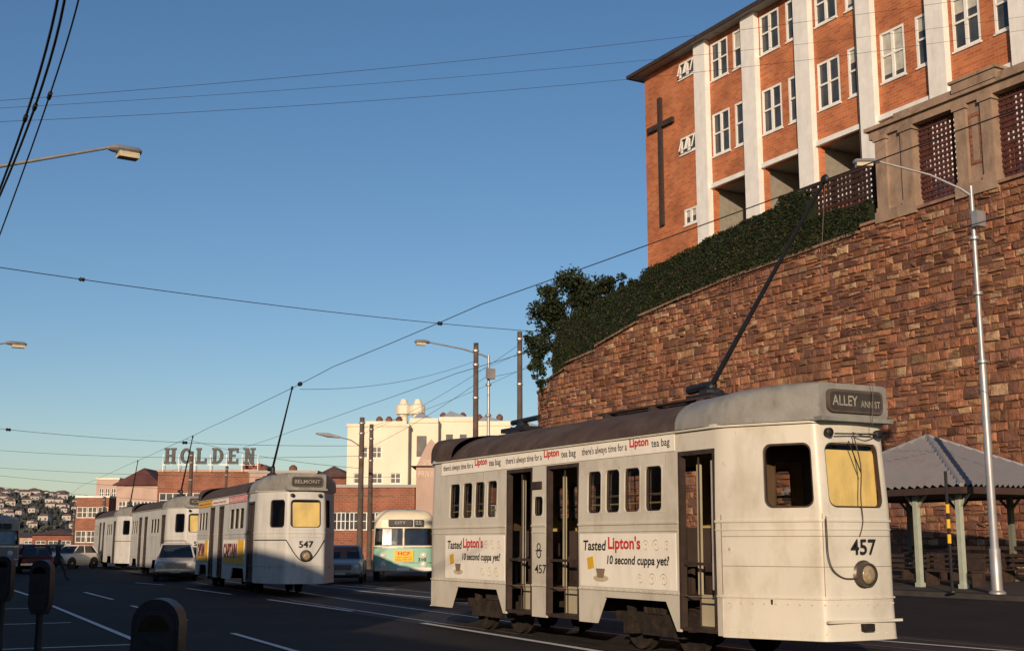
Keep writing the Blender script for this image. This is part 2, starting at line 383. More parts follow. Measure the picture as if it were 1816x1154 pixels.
        q1=S(m_-.05,.46,-.08); q2=S(m_-.05,2.7,-.08); w.tube([q1,q2],.012,6); w.build('handrail',darkw,dw)
        if not hero:
            w=MB(); strip(w,S,[],a+.05,b-.05,.45,z1-.06,-.07,-.05); strip(w,S,[],m_-.02,m_+.02,.45,z1-.06,-.05,-.03); w.build('closed_door',darkw,t)
        elif a<S.u[-1]/2:
            w=MB(); strip(w,S,[],a+.06,a+.14,.86,2.68,-.30,-.27); w.build('door_leaf',cream_in,t)
            w=MB(); strip(w,S,[],a+.05,b-.05,.87,1.24,-.42,-.40); w.build('gate_panel',darkw,t)
    ro=MB()
    def roofsec(y,w,c,n,base=ZT):
        return [Vector((w*math.sin(R(a)), y, base+(c-base)*(1-abs(math.sin(R(a)))**2.6)**.75)) for a in range(-90,91,9)]
    def hw(y):
        f=max(0,abs(y)-hs)/cab; return W+.04-(W-fw)*min(1,f)-.02
    main=[roofsec(y,W+.03,3.54,2) for y in [ -hs+.9+ (2*hs-1.8)*k/8 for k in range(9)]]
    for a,b in zip(main,main[1:]):
        for k in range(len(a)-1): ro.face([a[k],a[k+1],b[k+1],b[k]])
    ro.build('roof',tramroof,t,smooth=50)
    for sy in(-1,1):
        dm=MB()
        def sq(y,w,c,e):
            o=[]
            for k in range(25):
                a=math.pi*k/24; cx,sx=math.cos(a),math.sin(a); o.append(Vector((-w*math.copysign(abs(cx)**(2/e),cx),y,ZT+(c-ZT)*abs(sx)**(2/e))))
            return o
        secs=[sq(sy*(hs-.9),W+.035,3.55,2.6),sq(sy*(hs-.3),W+.03,3.55,3.0),sq(sy*(hs+.1),hw(hs+.1)+.02,3.55,4),sq(sy*(hs+.6),hw(hs+.6),3.55,7),sq(sy*(hs+1.0),hw(hs+1.),3.54,14),sq(sy*(hs+cab+.03),fw+.0,3.52,22)]
        for a,b in zip(secs,secs[1:]):
            for k in range(24): dm.face([a[k],a[k+1],b[k+1],b[k]])
        dm.face(secs[-1])
        dm.build('roof_dome',silver if sy<0 else tramroof,t,smooth=28)
    for sy in(-1,1):
        vis=MB(); vis.prism([(-fw-.03,sy*(hs+cab+.10),ZT-.01),(fw+.03,sy*(hs+cab+.10),ZT-.01),(fw+.05,sy*(hs+cab-.25),ZT-.01),(-fw-.05,sy*(hs+cab-.25),ZT-.01)],[(-fw-.03,sy*(hs+cab+.10),ZT+.04),(fw+.03,sy*(hs+cab+.10),ZT+.04),(fw+.05,sy*(hs+cab-.25),ZT+.04),(-fw-.05,sy*(hs+cab-.25),ZT+.04)])
        vis.build('visor',silver,t)
    yf=-(hs+cab+.03)
    db=MB(); pl=[]
    for (cx,cz,s0) in((.38,3.37,0),(-.38,3.37,90),(-.38,3.22,180),(.38,3.22,270)):
        for k in range(5):
            a=R(s0+90*k/4); pl.append((cx+.08*math.cos(a),cz+.07*math.sin(a)))
    db.prism([(x,yf-.045,z) for x,z in pl],[(x,yf+.02,z) for x,z in pl]); d=db.build('destination_sign',mat('sign_frame_brown',(.09,.065,.05),.6,.3,5),t)
    d2=MB(); d2.prism([(x*.93,yf-.05,3.295+(z-3.295)*.78) for x,z in pl],[(x*.93,yf-.02,3.295+(z-3.295)*.78) for x,z in pl]); d2.build('blind',mat('faded_blind',(.045,.04,.035),.7,.3,6),d)
    lt=mat('sign_lettering',(.30,.28,.23),.7,.25,14)
    if hero:
        text('lettering','ALLEY',(-.40,yf-.052,3.235),(1,0,0),(0,0,1),.13,.42,lt,d,bold=.01)
        text('lettering','ANN ST',(.07,yf-.052,3.225),(1,0,0),(0,0,1),.085,.33,lt,d,bold=.01)
    else: text('lettering',dest,(-.38,yf-.052,3.24),(1,0,0),(0,0,1),.11,.76,lt,d,bold=.01)
    yb=-(hs+cab+.055)
    text('fleet_number',number,(-.21,yb-.03,1.40),(1,0,0),(0,0,1),.19,.42,black,t,bold=.014)
    hl=MB(); hl.lathe((.02,yb+.03,1.16),(0,-1,0),[(.18,0),(.18,.02),(.15,.05),(.14,.12),(.12,.125),(.115,.10),(.0,.10)],24); h=hl.build('headlight',mat('headlamp_rim',(.10,.085,.07),.4,.3,4,0,.5),t,smooth=30)
    hl=MB(); hl.lathe((.02,yb-.07,1.16),(0,-1,0),[(.112,0),(.10,.02),(.06,.032),(.0,.036)],20); hl.build('lens',mat('headlamp_lens_dim',(.30,.24,.15),.1,.3,20),h,smooth=60)
    for sx in(-.42,.40):
        ml=MB(); ml.lathe((sx,yb+.07,2.90),(0,-1,0),[(.055,0),(.055,.06),(.045,.07),(0,.075)],12); ml.build('marker_light',black,t,smooth=40)
    if hero:
        rv=MB()
        for v in (.80,.45):
            a=S.at(-W,-hs);b=S.at(W,-hs);k=a+.1
            while k<b-.05: rv.lathe(S(k,v,.005),(S(k,v,.1)-S(k,v,0)),[(.013,0),(.010,.014),(0,.02)],6); k+=.155
        for a,b in runs():
            k=a+.06
            while k<b-.04 :
                if a<S.u[-1]/2: rv.lathe(S(k,.872,.01),(S(k,1,.1)-S(k,1,0)),[(.010,0),(.008,.012),(0,.015)],5)
                k+=.16
        tag(rv.build('rivets',paint,t),kind='stuff')
        cb=MB()
        for (pp) in ([(-.60,1.86),(-.62,1.65),(-.60,1.40),(-.50,1.22),(-.32,1.12),(-.12,1.12)],[(-.10,2.9),(-.02,2.5),(-.03,2.1),(.02,1.8),(-.04,1.62)],[(-.1,2.9),(.1,2.86),(.3,2.92)]):
            pts=[Vector((x,yb-.04-.03*math.sin(i*1.3),z)) for i,(x,z) in enumerate(pp)]
            sm=[]
            for i in range(len(pts)-1):
                for k in range(4):
                    t_=k/4; p0=pts[max(0,i-1)];p1=pts[i];p2=pts[i+1];p3=pts[min(len(pts)-1,i+2)]
                    sm.append(.5*((2*p1)+(p2-p0)*t_+(2*p0-5*p1+4*p2-p3)*t_*t_+(3*p1-p0-3*p2+p3)*t_**3))
            sm.append(pts[-1]); cb.tube(sm,.008,6)
        cb.build('hanging_cable',mat('cable_rubber',(.09,.06,.045),.7),t,smooth=60)
        br=MB(); br.boxb(-.60,.60,yb-.03,yb+.02,.585,.615); br.build('bumper',paint,t); br=MB(); br.boxb(-.08,.08,yb-.08,yb,.48,.57); br.build('coupler_box',under,t)
        wp=MB(); wp.tube([(-.12,yb+.02,2.80),(.05,yb-.0,2.40)],.008,5); wp.tube([(-.36,yb-.0,2.88),(.28,yb-.0,2.90)],.010,5); wp.build('wiper',black,t)
        smm=mat('seam_grey',(.24,.20,.15),.7)
        for v in(1.25,1.62): sm_=MB(); strip(sm_,S,eu,S.at(-W,-hs),S.at(W,-hs),v,v+.008,0,.003); sm_.build('panel_seam',smm,t)
        for uu_ in (S.at(-fw,-hs-cab),S.at(-W,-hs)): sm_=MB(); strip(sm_,S,[],uu_-.004,uu_+.004,.9,1.9,0,.01); sm_.build('panel_seam',smm,t)
        for yy in (2.3,-.95,-3.2): 
            if not any(min(d_)<yy<max(d_) for d_ in doors): sm_=MB(); strip(sm_,S,[],uy(yy)-.003,uy(yy)+.003,.9,2.75,0,.003); sm_.build('panel_seam',smm,t)
        hd=MB(); hd.tube([S(S.at(-W,-hs+.12),.95,.05),S(S.at(-W,-hs+.12),2.6,.05)],.012,6); hd.build('grab_rail',silver,t)
    else:
        cl=MB(); strip(cl,S,eu,S.at(-W,-hs+.2),S.at(-fw,-hs-cab),1.60,1.63,0,.008)
        ua=S.at(-fw,-hs-cab);ub=S.at(fw,-hs-cab)
        pts=[S(ua+(ub-ua)*k/12,1.62-.62*math.sin(math.pi*k/12),.015) for k in range(13)]
        cl.tube(pts,.014,6); cl.build('dash_stripe',black,t)
    fl=MB(); fl.boxb(-W+.4,W-.4,-hs,hs,.79,.85); fl.boxb(-.9,.9,-hs-.6,-hs-.001,.79,.85); fl.boxb(-.9,.9,hs+.001,hs+.6,.79,.85); 
    for (a,b) in segs: fl.boxb(-W+.05,-W+.399,b,a,.785,.845); fl.boxb(W-.399,W-.05,b,a,.785,.845)
    fl.build('floor',darkw,t)
    ce=MB(); ce.boxb(-W+.08,W-.08,-hs,hs,2.96,2.99); ce.build('ceiling',cream_in,t)
    for sy in(-1,1):
        bk=MB(); y=sy*(hs-.05)
        panel(bk,lambda u,v,d:Vector((u,y+d,v)),-W+.1,W-.1,.85,2.95,[(-.25,.25,1.9,2.6)],.04)
        bk.build('bulkhead',cabin,t)
    y=hs-.6
    while y>-hs+.5:
        if not any(min(d)-.25<y<max(d)+.25 for d in doors):
            for sx in(-1,1):
                sb=MB(); sb.boxb(sx*.68-.4,sx*.68+.4,y-.2,y+.2,1.22,1.3); sb.boxb(sx*.68-.4,sx*.68+.4,y-.03,y+.03,1.3,1.75); sb.boxb(sx*.68-.03,sx*.68+.03,y-.1,y+.1,.85,1.22)
                sb.build('seat',mat('seat_leather',(.05,.035,.03),.5),t)
        y-=.85
    if hero:
        for (a,b,z0,z1) in wins:
            if z1-z0>.5:
                rl=MB()
                for zz in(z0+.14,z0+.26): rl.tube([S(a,zz,-.1),S(b,zz,-.1)],.012,6)
                rl.build('window_guard_rail',yel,t)
    uf=MB(); uf.boxb(-.55,.55,-hs-.7,hs+.7,.5,.78); uf.build('underframe',under,t)
    for (p,q) in arches:
        c=(p+q)/2
        bg=MB()
        for sx in(-1,1):
            bg.boxb(sx*.80-.05,sx*.80+.05,c-1.0,c+1.0,.42,.55)
            bg.hexa([(sx*.80-.06,c-.3,.25),(sx*.80+.06,c-.3,.25),(sx*.80+.06,c+.3,.25),(sx*.80-.06,c+.3,.25),(sx*.80-.06,c-.45,.45),(sx*.80+.06,c-.45,.45),(sx*.80+.06,c+.45,.45),(sx*.80-.06,c+.45,.45)])
            for yy in(-.62,.62):
                bg.boxb(sx*.82-.08,sx*.82+.08,c+yy-.11,c+yy+.11,.25,.5)
                bg.lathe((sx*.82,c+yy,.5),(0,0,1),[(.07,0),(.08,.04),(.07,.08),(.08,.12),(.07,.16)],10)
            for k in range(5): bg.lathe((sx*.84,c-.2+.1*k,.55),(0,0,1),[(.05,0),(.055,.06),(.05,.12),(.055,.16)],8)
        bg.boxb(-.76,.76,c-.08,c+.08,.40,.56)
        b=bg.build('bogie',under,t)
        for yy in(-.62,.62):
            wl=MB(); wheelset(wl,c+yy); wl.build('wheelset',under,b,smooth=30)
    rg=MB()
    for sx in(-.33,-.11,.11,.33): rg.boxb(sx-.06,sx+.06,-hs+1.2,-hs+4.2,3.58,3.61)
    for y in(-hs+1.4,-hs+2.6,-hs+3.9): rg.boxb(-.45,.45,y-.04,y+.04,3.48,3.578)
    rg.build('roof_boards',darkw,t)
    return t,S
def yl(px,py): return onX(px,py,10.05).y-17.3
c457=(11.25,17.3,0)
HS=4.4
def sidew(lst): return [(yl(a,890),yl(b,890),1.96,2.62) for a,b in lst]
w457=sidew([(796,815),(819,837),(840,859),(862,881),(1040,1066),(1072,1099),(1105,1135),(1142,1174)])
d457=[(yl(897,950),yl(943,950)),(yl(968,950),yl(1026,950)),(yl(1203,950),yl(1269,950))]
sm457=[(yl(945,900),yl(963,900),1.95,2.30)]
a457=[(yl(799,1050),yl(892,1050)),(yl(1057,1080),yl(1200,1080))]
T1,S1=make_tram(c457,0,'large off-white tram nearest the camera, number 457, with open doorways and red lettered adverts',HS,w457,d457,sm457,a457,'457','',tramw,True)
def trolley(t,base,tip):
    b=MB(); x,y,z=base; b.boxb(x-.25,x+.25,y-.3,y+.3,3.612,3.68); b.lathe((x,y,3.68),(0,0,1),[(.2,0),(.18,.06),(.08,.1),(.08,max(.12,z-3.68))],12); b.tube([(x,y-.05,z),(x,y+.55,z-.02)],.07,8)
    b.build('trolley_base',black,t)
    p=MB(); p.tube([base,tip],[.04,.022],8); p.lathe((tip[0],tip[1],tip[2]),(1,0,0),[(.05,-.03),(.07,0),(.05,.03)],10); return p.build('trolley_pole',black,t,smooth=50)
tb=onX(1262,683,11.25); tt=onX(1463,318,11.25)
trolley(T1,(0,tb.y-17.3,tb.z),(0,tt.y-17.3,tt.z))
p=MB(); p.boxb(-.2,.2,2.6,3.5,3.58,3.66); p.lathe((0,3.0,3.66),(0,0,1),[(.15,0),(.1,.08),(.07,.12)],10); p.tube([(0,2.4,3.80),(0,3.4,3.78)],.05,8); p.boxb(-.35,.35,2.8,3.0,3.48,3.578)
p.build('rear_trolley_base',black,T1)
rp_=MB(); rp_.tube([(0,tt.y-17.3,tt.z),(.12,-5.0,5.0),(.2,-5.6,4.0),(.18,-5.80,3.5),(.1,-5.84,3.0)],.005,5); rp_.build('trolley_rope',mat('rope',(.14,.10,.08),.8),T1)
def sideplate(name,pa,pb,z0,z1,m,par=T1,x=-1.2,d=.006,py=900):
    a,b=yl(pa,py),yl(pb,py); q=MB(); q.boxb(x-d,x+.004,min(a,b),max(a,b),z0,z1); return q.build(name,m,par),a,b
bn,ya,yb_=sideplate('advert_banner',783,1195,2.78,3.015,adw,x=-1.185,py=800)
tot=ya-yb_; n3=tot/3
for k in range(3):
    y0=ya-.08-n3*k
    for s,off,w,m,bd in (("there's always time for a",0,1.42,black,.0),("Lipton",1.50,.55,redp,.025),("tea bag",2.13,.50,black,.0)):
        sc=(n3-.12)/2.70; h=.155 if s=='Lipton' else .14
        text('lettering',s,(-1.192,y0-off*sc,2.83+(0.03 if s=='Lipton' else 0)),(0,-1,0),(0,0,1),h,w*sc,m,bn,bold=bd+.008)
for (pa,pb) in ((790,895),(1029,1200)):
    ad,ya,yb_=sideplate('advert_panel',pa,pb,.91,1.67,adw,py=1000); W_=ya-yb_; f=W_/2.6
    xx=-1.208
    text('lettering','Tasted',(xx,ya-.10*f,1.43),(0,-1,0),(0,0,1),.15,.66*f,black,ad,bold=.02,shear=.15)
    text('lettering',"Lipton's",(xx,ya-.84*f,1.40),(0,-1,0),(0,0,1),.235,.88*f,redp,ad,bold=.028)
    text('lettering',"10 second cuppa yet?",(xx,ya-.80*f,1.20),(0,-1,0),(0,0,1),.165,1.62*f,black,ad,bold=.026,shear=.15)
    c=MB(); cy=ya-.62*f
    c.prism([(xx,cy+.22*f*math.cos(k*.524),1.03+.05*math.sin(k*.524)) for k in range(12)],[(xx-.003,cy+.22*f*math.cos(k*.524),1.03+.05*math.sin(k*.524)) for k in range(12)])
    c.build('saucer_picture',mat('ad_beige',(.55,.45,.32),.6),ad)
    c=MB(); c.prism([(xx-.006,cy+a*f,z) for a,z in((.13,1.17),(-.13,1.17),(-.08,1.04),(.08,1.04))],[(xx-.009,cy+a*f,z) for a,z in((.13,1.17),(-.13,1.17),(-.08,1.04),(.08,1.04))]); c.build('cup_picture',mat('ad_brown',(.24,.17,.11),.6),ad)
    c=MB(); c.prism([(xx,ya-(.22+a)*f,z) for a,z in((0,1.32),(.18,1.35),(.21,1.18),(.03,1.15))],[(xx-.003,ya-(.22+a)*f,z) for a,z in((0,1.32),(.18,1.35),(.21,1.18),(.03,1.15))]); c.build('tea_tag_picture',yellow,ad)
    for (cy2,cz,r0,tn) in ((1.85,1.50,.09,1),(2.12,1.50,.1,-1),(2.38,1.50,.08,1),(1.7,1.04,.08,-1),(2.0,1.04,.1,1),(2.3,1.04,.1,-1)):
        c=MB(); c.tube([(xx-.001,ya-(cy2*f+r0*math.cos(q*.5)*(1-q/22)*tn*f),cz+r0*math.sin(q*.5)*(1-q/22)) for q in range(18)],.006,4)
        c.build('swirl_picture',mat('ad_swirl',(.45,.40,.30),.6),ad)
rb,ya,yb_=sideplate('route_box',944,961,2.40,2.52,darkw,d=.02)
mg=MB(); yc=yl(956,980)
for cz,r0 in((1.48,.052),(1.37,.062)):
    mg.tube([(-1.206,yc+r0*math.cos(q),cz+r0*math.sin(q)) for q in [i*.5 for i in range(14)]],.010,4)
mg.tube([(-1.206,yc+.10,1.42),(-1.206,yc-.10,1.42)],.009,4)
mg.build('monogram',black,T1)
text('fleet_number','457',(-1.2,yl(949,1012),1.06),(0,-1,0),(0,0,1),.14,yl(949,1012)-yl(969,1012),black,T1,bold=.01,th=.006)

def other_tram(loc,rz,label,num,dest,adv,hs=5.2):
    side=[]
    for k in range(3): side.append((hs-.35-.62*k,hs-.35-.62*k-.52,1.96,2.62))
    for k in range(3): side.append((-1.1-.80*k,-1.1-.80*k-.68,1.96,2.62))
    doors=[(2.6,1.7),(.9,0.0),(-3.95,-4.9)]
    t,S=make_tram(loc,rz,label,hs,side,doors,[],[(4.6,2.8),(-1.5,-3.7)],num,dest,tramw2)
    W=-1.2
    if adv:
        bm_=[yellow,adw,pink]
        for k in range(3):
            q=MB(); a=hs-.2-k*2.9; q.boxb(W-.01,W+.04,a-2.85,a,2.80,3.0); b=q.build('advert_banner',bm_[k],t)
            text('lettering','always time for',(W-.014,a-.2,2.84),(0,-1,0),(0,0,1),.10,2.3,redp if k!=2 else adw,b,bold=.01)
        for (a,b_) in ((4.9,2.7),(-.2,-3.6)):
            q=MB(); q.boxb(W-.01,W,b_,a,.9,1.62); ad=q.build('advert_panel',adw,t)
            q=MB(); q.boxb(W-.014,W-.0101,b_,a,.9,1.10); q.boxb(W-.014,W-.0101,b_,b_+(a-b_)*.28,1.10,1.62); q.build('advert_block',busad,ad)
            text('lettering','CAPTAIN',(W-.018,a-.1,1.06),(0,-1,0),(0,0,1),.46,(a-b_)*.66,mat('brown_letters',(.22,.05,.03),.6),ad,bold=.05)
    tip=(-.1,-hs+.6,6.25); trolley(t,(0,-hs+3.4,3.95),tip)
    return t
other_tram((12.75,41.4,0),-R(5.1),'tram number 547 with a curved dark stripe round its dash, second from the camera','547','BELMONT',True)
other_tram((14.5,60.9,0),-R(3.5),'pale tram behind the white car, third in the line of trams','512','CITY',False)
other_tram((16.0,79.5,0),-R(3.5),'farthest pale tram at the left end of the line','498','CITY',False)

# ---------------------------------------------------------------- ground, road, tracks
def sheet(name,pts,m,kind='structure'):
    q=MB(); q.face(pts); return tag(q.build(name,m,recalc=False),kind=kind)
sheet('ground',[(-3000,-1500,-.02),(3500,-1500,-.02),(3500,4500,-.02),(-3000,4500,-.02)],earth)
sheet('road',[(2.1,-60,0),(28,-60,0),(28,75,0),(60,110,0),(160,260,0),(-20,260,0),(2.1,90,0)],asph)
q=MB(); 
for (x0,x1,z0,z1) in((28,28.2,.14,.15),(28.2,40,.16,.36)):
    q.face([(x0,-60,z0),(x1,-60,z1),(x1,72,z1),(x0,72,z0)])
q.face([(28,-60,-.01),(28,72,-.01),(28,72,.14),(28,-60,.14)]); q.face([(28,72,0),(40,72,0),(40,72,.36),(28.2,72,.16),(28,72,.15)])
tag(q.build('pavement_right',pave),kind='structure')
q=MB(); q.boxb(-8,1.9,-60,90,-.01,.15); q.boxb(1.904,2.1,-60,90,-.01,.145); tag(q.build('pavement_left',pave),kind='structure')
track=[(11.25,-20),(11.25,10),(11.25,22),(11.8,32),(12.75,41.4),(13.7,52),(14.5,61),(16,79.5),(18.5,110),(24,160)]
def offpath(path,o):
    out=[]
    for i,p in enumerate(path):
        a=Vector(path[max(0,i-1)]);b=Vector(path[min(len(path)-1,i+1)]); d=(b-a).normalized(); out.append(Vector(p)+Vector((d.y,-d.x))*o)
    return out
def ribbon(mb,path,w,z):
    L=offpath(path,-w/2);R_=offpath(path,w/2)
    for i in range(len(path)-1): mb.face([(*L[i],z),(*R_[i],z),(*R_[i+1],z),(*L[i+1],z)])
q=MB()
for o in(0,3.6):
    for g in(-.72,.72): ribbon(q,[tuple(p) for p in offpath(track,o+g)],.07,.008)
tag(q.build('tram_rails',railm,recalc=False),kind='structure')
q=MB()
for o in(0,3.6): ribbon(q,[tuple(p) for p in offpath(track,o)],2.3,.004)
tag(q.build('track_bed',mat('track_setts',(.024,.02,.02),.8,.5,3,.5,0,(.05,.045,.042),.5,(1,.2,1))),kind='structure')
q=MB()
for (a,b,w) in (((22,1046),(66,1060),.12),((75,1067),(250,1140),.11),((150,1050),(200,1063),.11),((233,1074),(330,1100),.11),((412,1123),(540,1160),.11),((330,1043),(410,1054),.12),((475,1063),(625,1084),.14),((750,1105),(1090,1160),.15),((628,1047),(792,1062),.15),((590,1037),(700,1046),.12),((1530,1134),(1830,1158),.13),((240,1033),(290,1037),.1)):
    p=onZ(*a);r=onZ(*b); d=(r-p).normalized(); s=Vector((d.y,-d.x,0))*w/2
    q.face([(p.x-s.x,p.y-s.y,.013),(p.x+s.x,p.y+s.y,.013),(r.x+s.x,r.y+s.y,.013),(r.x-s.x,r.y-s.y,.013)])
for y in range(8,60,6): q.boxb(2.3,4.3,y,y+.06,.004,.0085)
tag(q.build('road_markings',paint_line,recalc=False),kind='structure')

# ---------------------------------------------------------------- stone retaining wall
WP=[(40,0),(40,30),(40,66),(40.15,69),(40.7,71.3),(42,73),(45,75),(60,82)]
WPu=[0]
for a,b in zip(WP,WP[1:]): WPu.append(WPu[-1]+(Vector(b)-Vector(a)).length)
def wpos(u,d,z):
    i=0
    for k in range(len(WP)-1):
        if WPu[k]<=u: i=k
    a=Vector(WP[i]);b=Vector(WP[i+1]); t=(u-WPu[i])/(WPu[i+1]-WPu[i]); q=a.lerp(b,t); dr=(b-a).normalized(); n=Vector((-dr.y,dr.x)); return Vector((q.x+n.x*d,q.y+n.y*d,z))
prof=[(0,15.9),(40.5,15.6),(40.6,15.35),(50.7,14.95),(58.3,14.3),(58.4,14.0),(63,13.2),(63.1,12.95),(66.5,12.6),(66.6,12.3),(69.3,11.8),(69.4,11.4),(74,11.2),(95,11.0)]
def wtop(u):
    for (a,za),(b,zb) in zip(prof,prof[1:]):
        if a<=u<=b: return za+(zb-za)*(u-a)/(b-a)
    return prof[-1][1]
wall=empty('stone_retaining_wall',(40,40,0),0,'tall brown and ochre rubble stone retaining wall with a stepped top','wall')
us=sorted(set([s[0] for s in prof if s[0]<90]+WPu[1:]))
q=MB()
for a,b in zip(us,us[1:]):
    za,zb=wtop(a+1e-3),wtop(b-1e-3); e=b-1e-4
    q.face([wpos(a,0,-.1),wpos(e,0,-.1),wpos(e,0,zb),wpos(a,0,za)]); q.face([wpos(a,0,za),wpos(e,0,zb),wpos(e,-.8,zb),wpos(a,-.8,za)]); q.face([wpos(a,-.8,-.1),wpos(e,-.8,-.1),wpos(e,-.8,zb),wpos(a,-.8,za)])
q.build('wall_core',mortar,wall,world=True)
pal=[(.38,.17,.095),(.35,.155,.09),(.41,.20,.11),(.30,.13,.08),(.44,.24,.13),(.25,.115,.08),(.36,.18,.11),(.40,.17,.09),(.50,.33,.20),(.17,.09,.07),(.32,.15,.10),(.37,.19,.12),(.22,.11,.085)]
q=MB(); z=.2; rnd=random.Random(3)
umax=WPu[-1]-6
while z<16:
    h=rnd.choice([.28,.32,.36,.42,.48]); u=14+rnd.random()*.4
    while u<umax:
        w=rnd.uniform(.24,.70)*(1+.25*(h>.36))
        zt=min(wtop(u+.02),wtop(u+w-.02))
        if z+.12<zt:
            hh=min(h,zt-z); r_=rnd.random()
            sp_=rnd.uniform(.35,.65)
            parts=[(z,hh)] if r_>.30 or hh<.3 else [(z,hh*sp_),(z+hh*sp_,hh*(1-sp_))]
            for (zz,h2) in parts:
                g=.012; c=rnd.choice(pal); k=rnd.uniform(.80,1.18)*(1.35 if rnd.random()<.07 else .55 if rnd.random()<.10 else 1); c=tuple(min(.8,x*k) for x in c)
                j=lambda s:rnd.uniform(-s,s); e=rnd.uniform(.01,.085)
                a0,a1,b0,b1=u+g,u+w-g,zz+g,zz+h2-g; s_=.028
                J=[(j(.035),j(.035)) for _ in range(4)]
                back=[wpos(a0+J[0][0],0,b0+J[0][1]),wpos(a1+J[1][0],0,b0+J[1][1]),wpos(a1+J[2][0],0,b1+min(0,J[2][1])),wpos(a0+J[3][0],0,b1+min(0,J[3][1]))]
                fr=[wpos(a0+s_+J[0][0]+j(.02),e+j(.03),b0+s_+J[0][1]),wpos(a1-s_+J[1][0]+j(.02),e+j(.03),b0+s_+J[1][1]),wpos(a1-s_+J[2][0]+j(.02),e+j(.03),b1-s_+min(0,J[2][1])),wpos(a0+s_+J[3][0]+j(.02),e+j(.03),b1-s_+min(0,J[3][1]))]
                cen=(fr[0]+fr[1]+fr[2]+fr[3])/4+(wpos(u,1,0)-wpos(u,0,0))*rnd.uniform(-.015,.05)+Vector((0,j(.08)*w,j(.08)*h2))
                for k in range(4):
                    q.face([back[k],back[(k+1)%4],fr[(k+1)%4],fr[k]],0,c); q.face([fr[k],fr[(k+1)%4],cen],0,c)
        u+=w
    z+=h
q.build('stone_facing',stone,wall,world=True,weld=False)
q=MB()
for a,b in zip(us,us[1:]):
    if b<10 or b-a<.2: continue
    za,zb=wtop(a+1e-3),wtop(b-1e-3); e=b-1e-4
    q.hexa([wpos(a,.12,za),wpos(e,.12,zb),wpos(e,-.9,zb),wpos(a,-.9,za),wpos(a,.12,za+.13),wpos(e,.12,zb+.13),wpos(e,-.9,zb+.13),wpos(a,-.9,za+.13)])
q.build('coping',mat('coping_stone',(.24,.14,.10),.9,.3,2,.4),wall,world=True)
q=MB(); pp=onX(1300,600,39.85)
q.tube([(39.83,pp.y,.3),(39.83,pp.y,wtop(pp.y)-.1)],.05,6); q.build('drain_pipe',rustv,wall,world=True)
q=MB()
uu=[i*2.0 for i in range(0,44)]
for a,b in zip(uu,uu[1:]):
    for (d0,d1,e0,e1) in((-.8,-6,-.25,-.5),(-6,-40,-.5,-.5),):
        za,zb=wtop(a),wtop(b); 
        q.face([wpos(a,d0,za+e0),wpos(b,d0,zb+e0),wpos(b,d1,zb+e1),wpos(a,d1,za+e1)])
tag(q.build('hillside',mat('hillside_soil',(.10,.09,.05),.95,.4,.5),weld=False),kind='structure')

# ---------------------------------------------------------------- brick building on the hill
FX=46.; PD=.38
bb=empty('brick_building',(FX,40,13),0,'orange brick building with white pilasters and a dark cross above the stone wall','building')
yF=onX(1146,300,FX).y; zE=onX(1143,137,FX).z; yN=8.
def Y_(px,py,c=FX): return onX(px,py,c).y
rB0,rB1=onX(1281,272,FX).z,onX(1281,196,FX).z; rA0,rA1=onX(1278,137,FX).z,onX(1278,70,FX).z
rC0,rC1=onX(1290,410,FX).z,onX(1290,325,FX).z
mains=[(1264,1295,233),(1352,1387,189),(1450,1490,143),(1561,1605,90),(1688,1738,35)]
nars=[(1304,1320,222),(1399,1418,180),(1504,1528,125),(1624,1648,70),(1762,1793,15)]
pils=[(1233,1253,250),(1319,1343,250),(1414,1440,230),(1525,1551,200),(1644,1676,100),(1790,1826,50)]
PY=[(Y_(a,c,FX-PD),Y_(b,c,FX-PD)) for a,b,c in pils]
MY=[(Y_(a,c),Y_(b,c)) for a,b,c in mains]; NY=[(Y_(a,c),Y_(b,c)) for a,b,c in nars]
pitch=PY[-2][0]-PY[-1][0]
for k in range(1,3):
    PY.append((PY[5][0]-pitch*k,PY[5][1]-pitch*k)); MY.append((MY[4][0]-pitch*k,MY[4][1]-pitch*k)); NY.append((NY[4][0]-pitch*k,NY[4][1]-pitch*k))
holes=[];wl=[]
for (a,b) in MY+NY:
    for (z0,z1) in((rB0,rB1),(rA0,rA1)):
        holes.append((-a,-b,z0,z1)); wl.append((-a,-b,z0,z1,'m' if (a,b) in MY else 'n'))
for i in range(len(PY)-1):
    holes.append((-PY[i][1]+.15,-PY[i+1][0]-.1,rC0,rC1))
for (a,b,y0,y1) in((1204,1232,138,105),(1207,1235,272,238),(1214,1237,399,366)):
    m_=(y0+y1)/2; ya,yb2=Y_(a,m_),Y_(b,m_); z0=onX((a+b)/2,y0-2,FX).z; z1=onX((a+b)/2,y1+2,FX).z
    holes.append((-ya,-yb2,z0,z1)); wl.append((-ya,-yb2,z0,z1,'a' if y0<380 else 'c'))
fm=lambda u,v,d:Vector((FX-d,-u,v))
q=MB(); panel(q,fm,-yF,-yN,10.,zE,holes,.35)
q.face([(FX,yF,10),(FX+13,yF,10),(FX+13,yF,zE),(FX,yF,zE)]); q.face([(FX,yN,10),(FX+13,yN,10),(FX+13,yN,zE),(FX,yN,zE)]); q.face([(FX+13,yF,10),(FX+13,yN,10),(FX+13,yN,zE),(FX+13,yF,zE)])
q.build('wall',brick,bb,world=True,weld=False)
rw=random.Random(5)
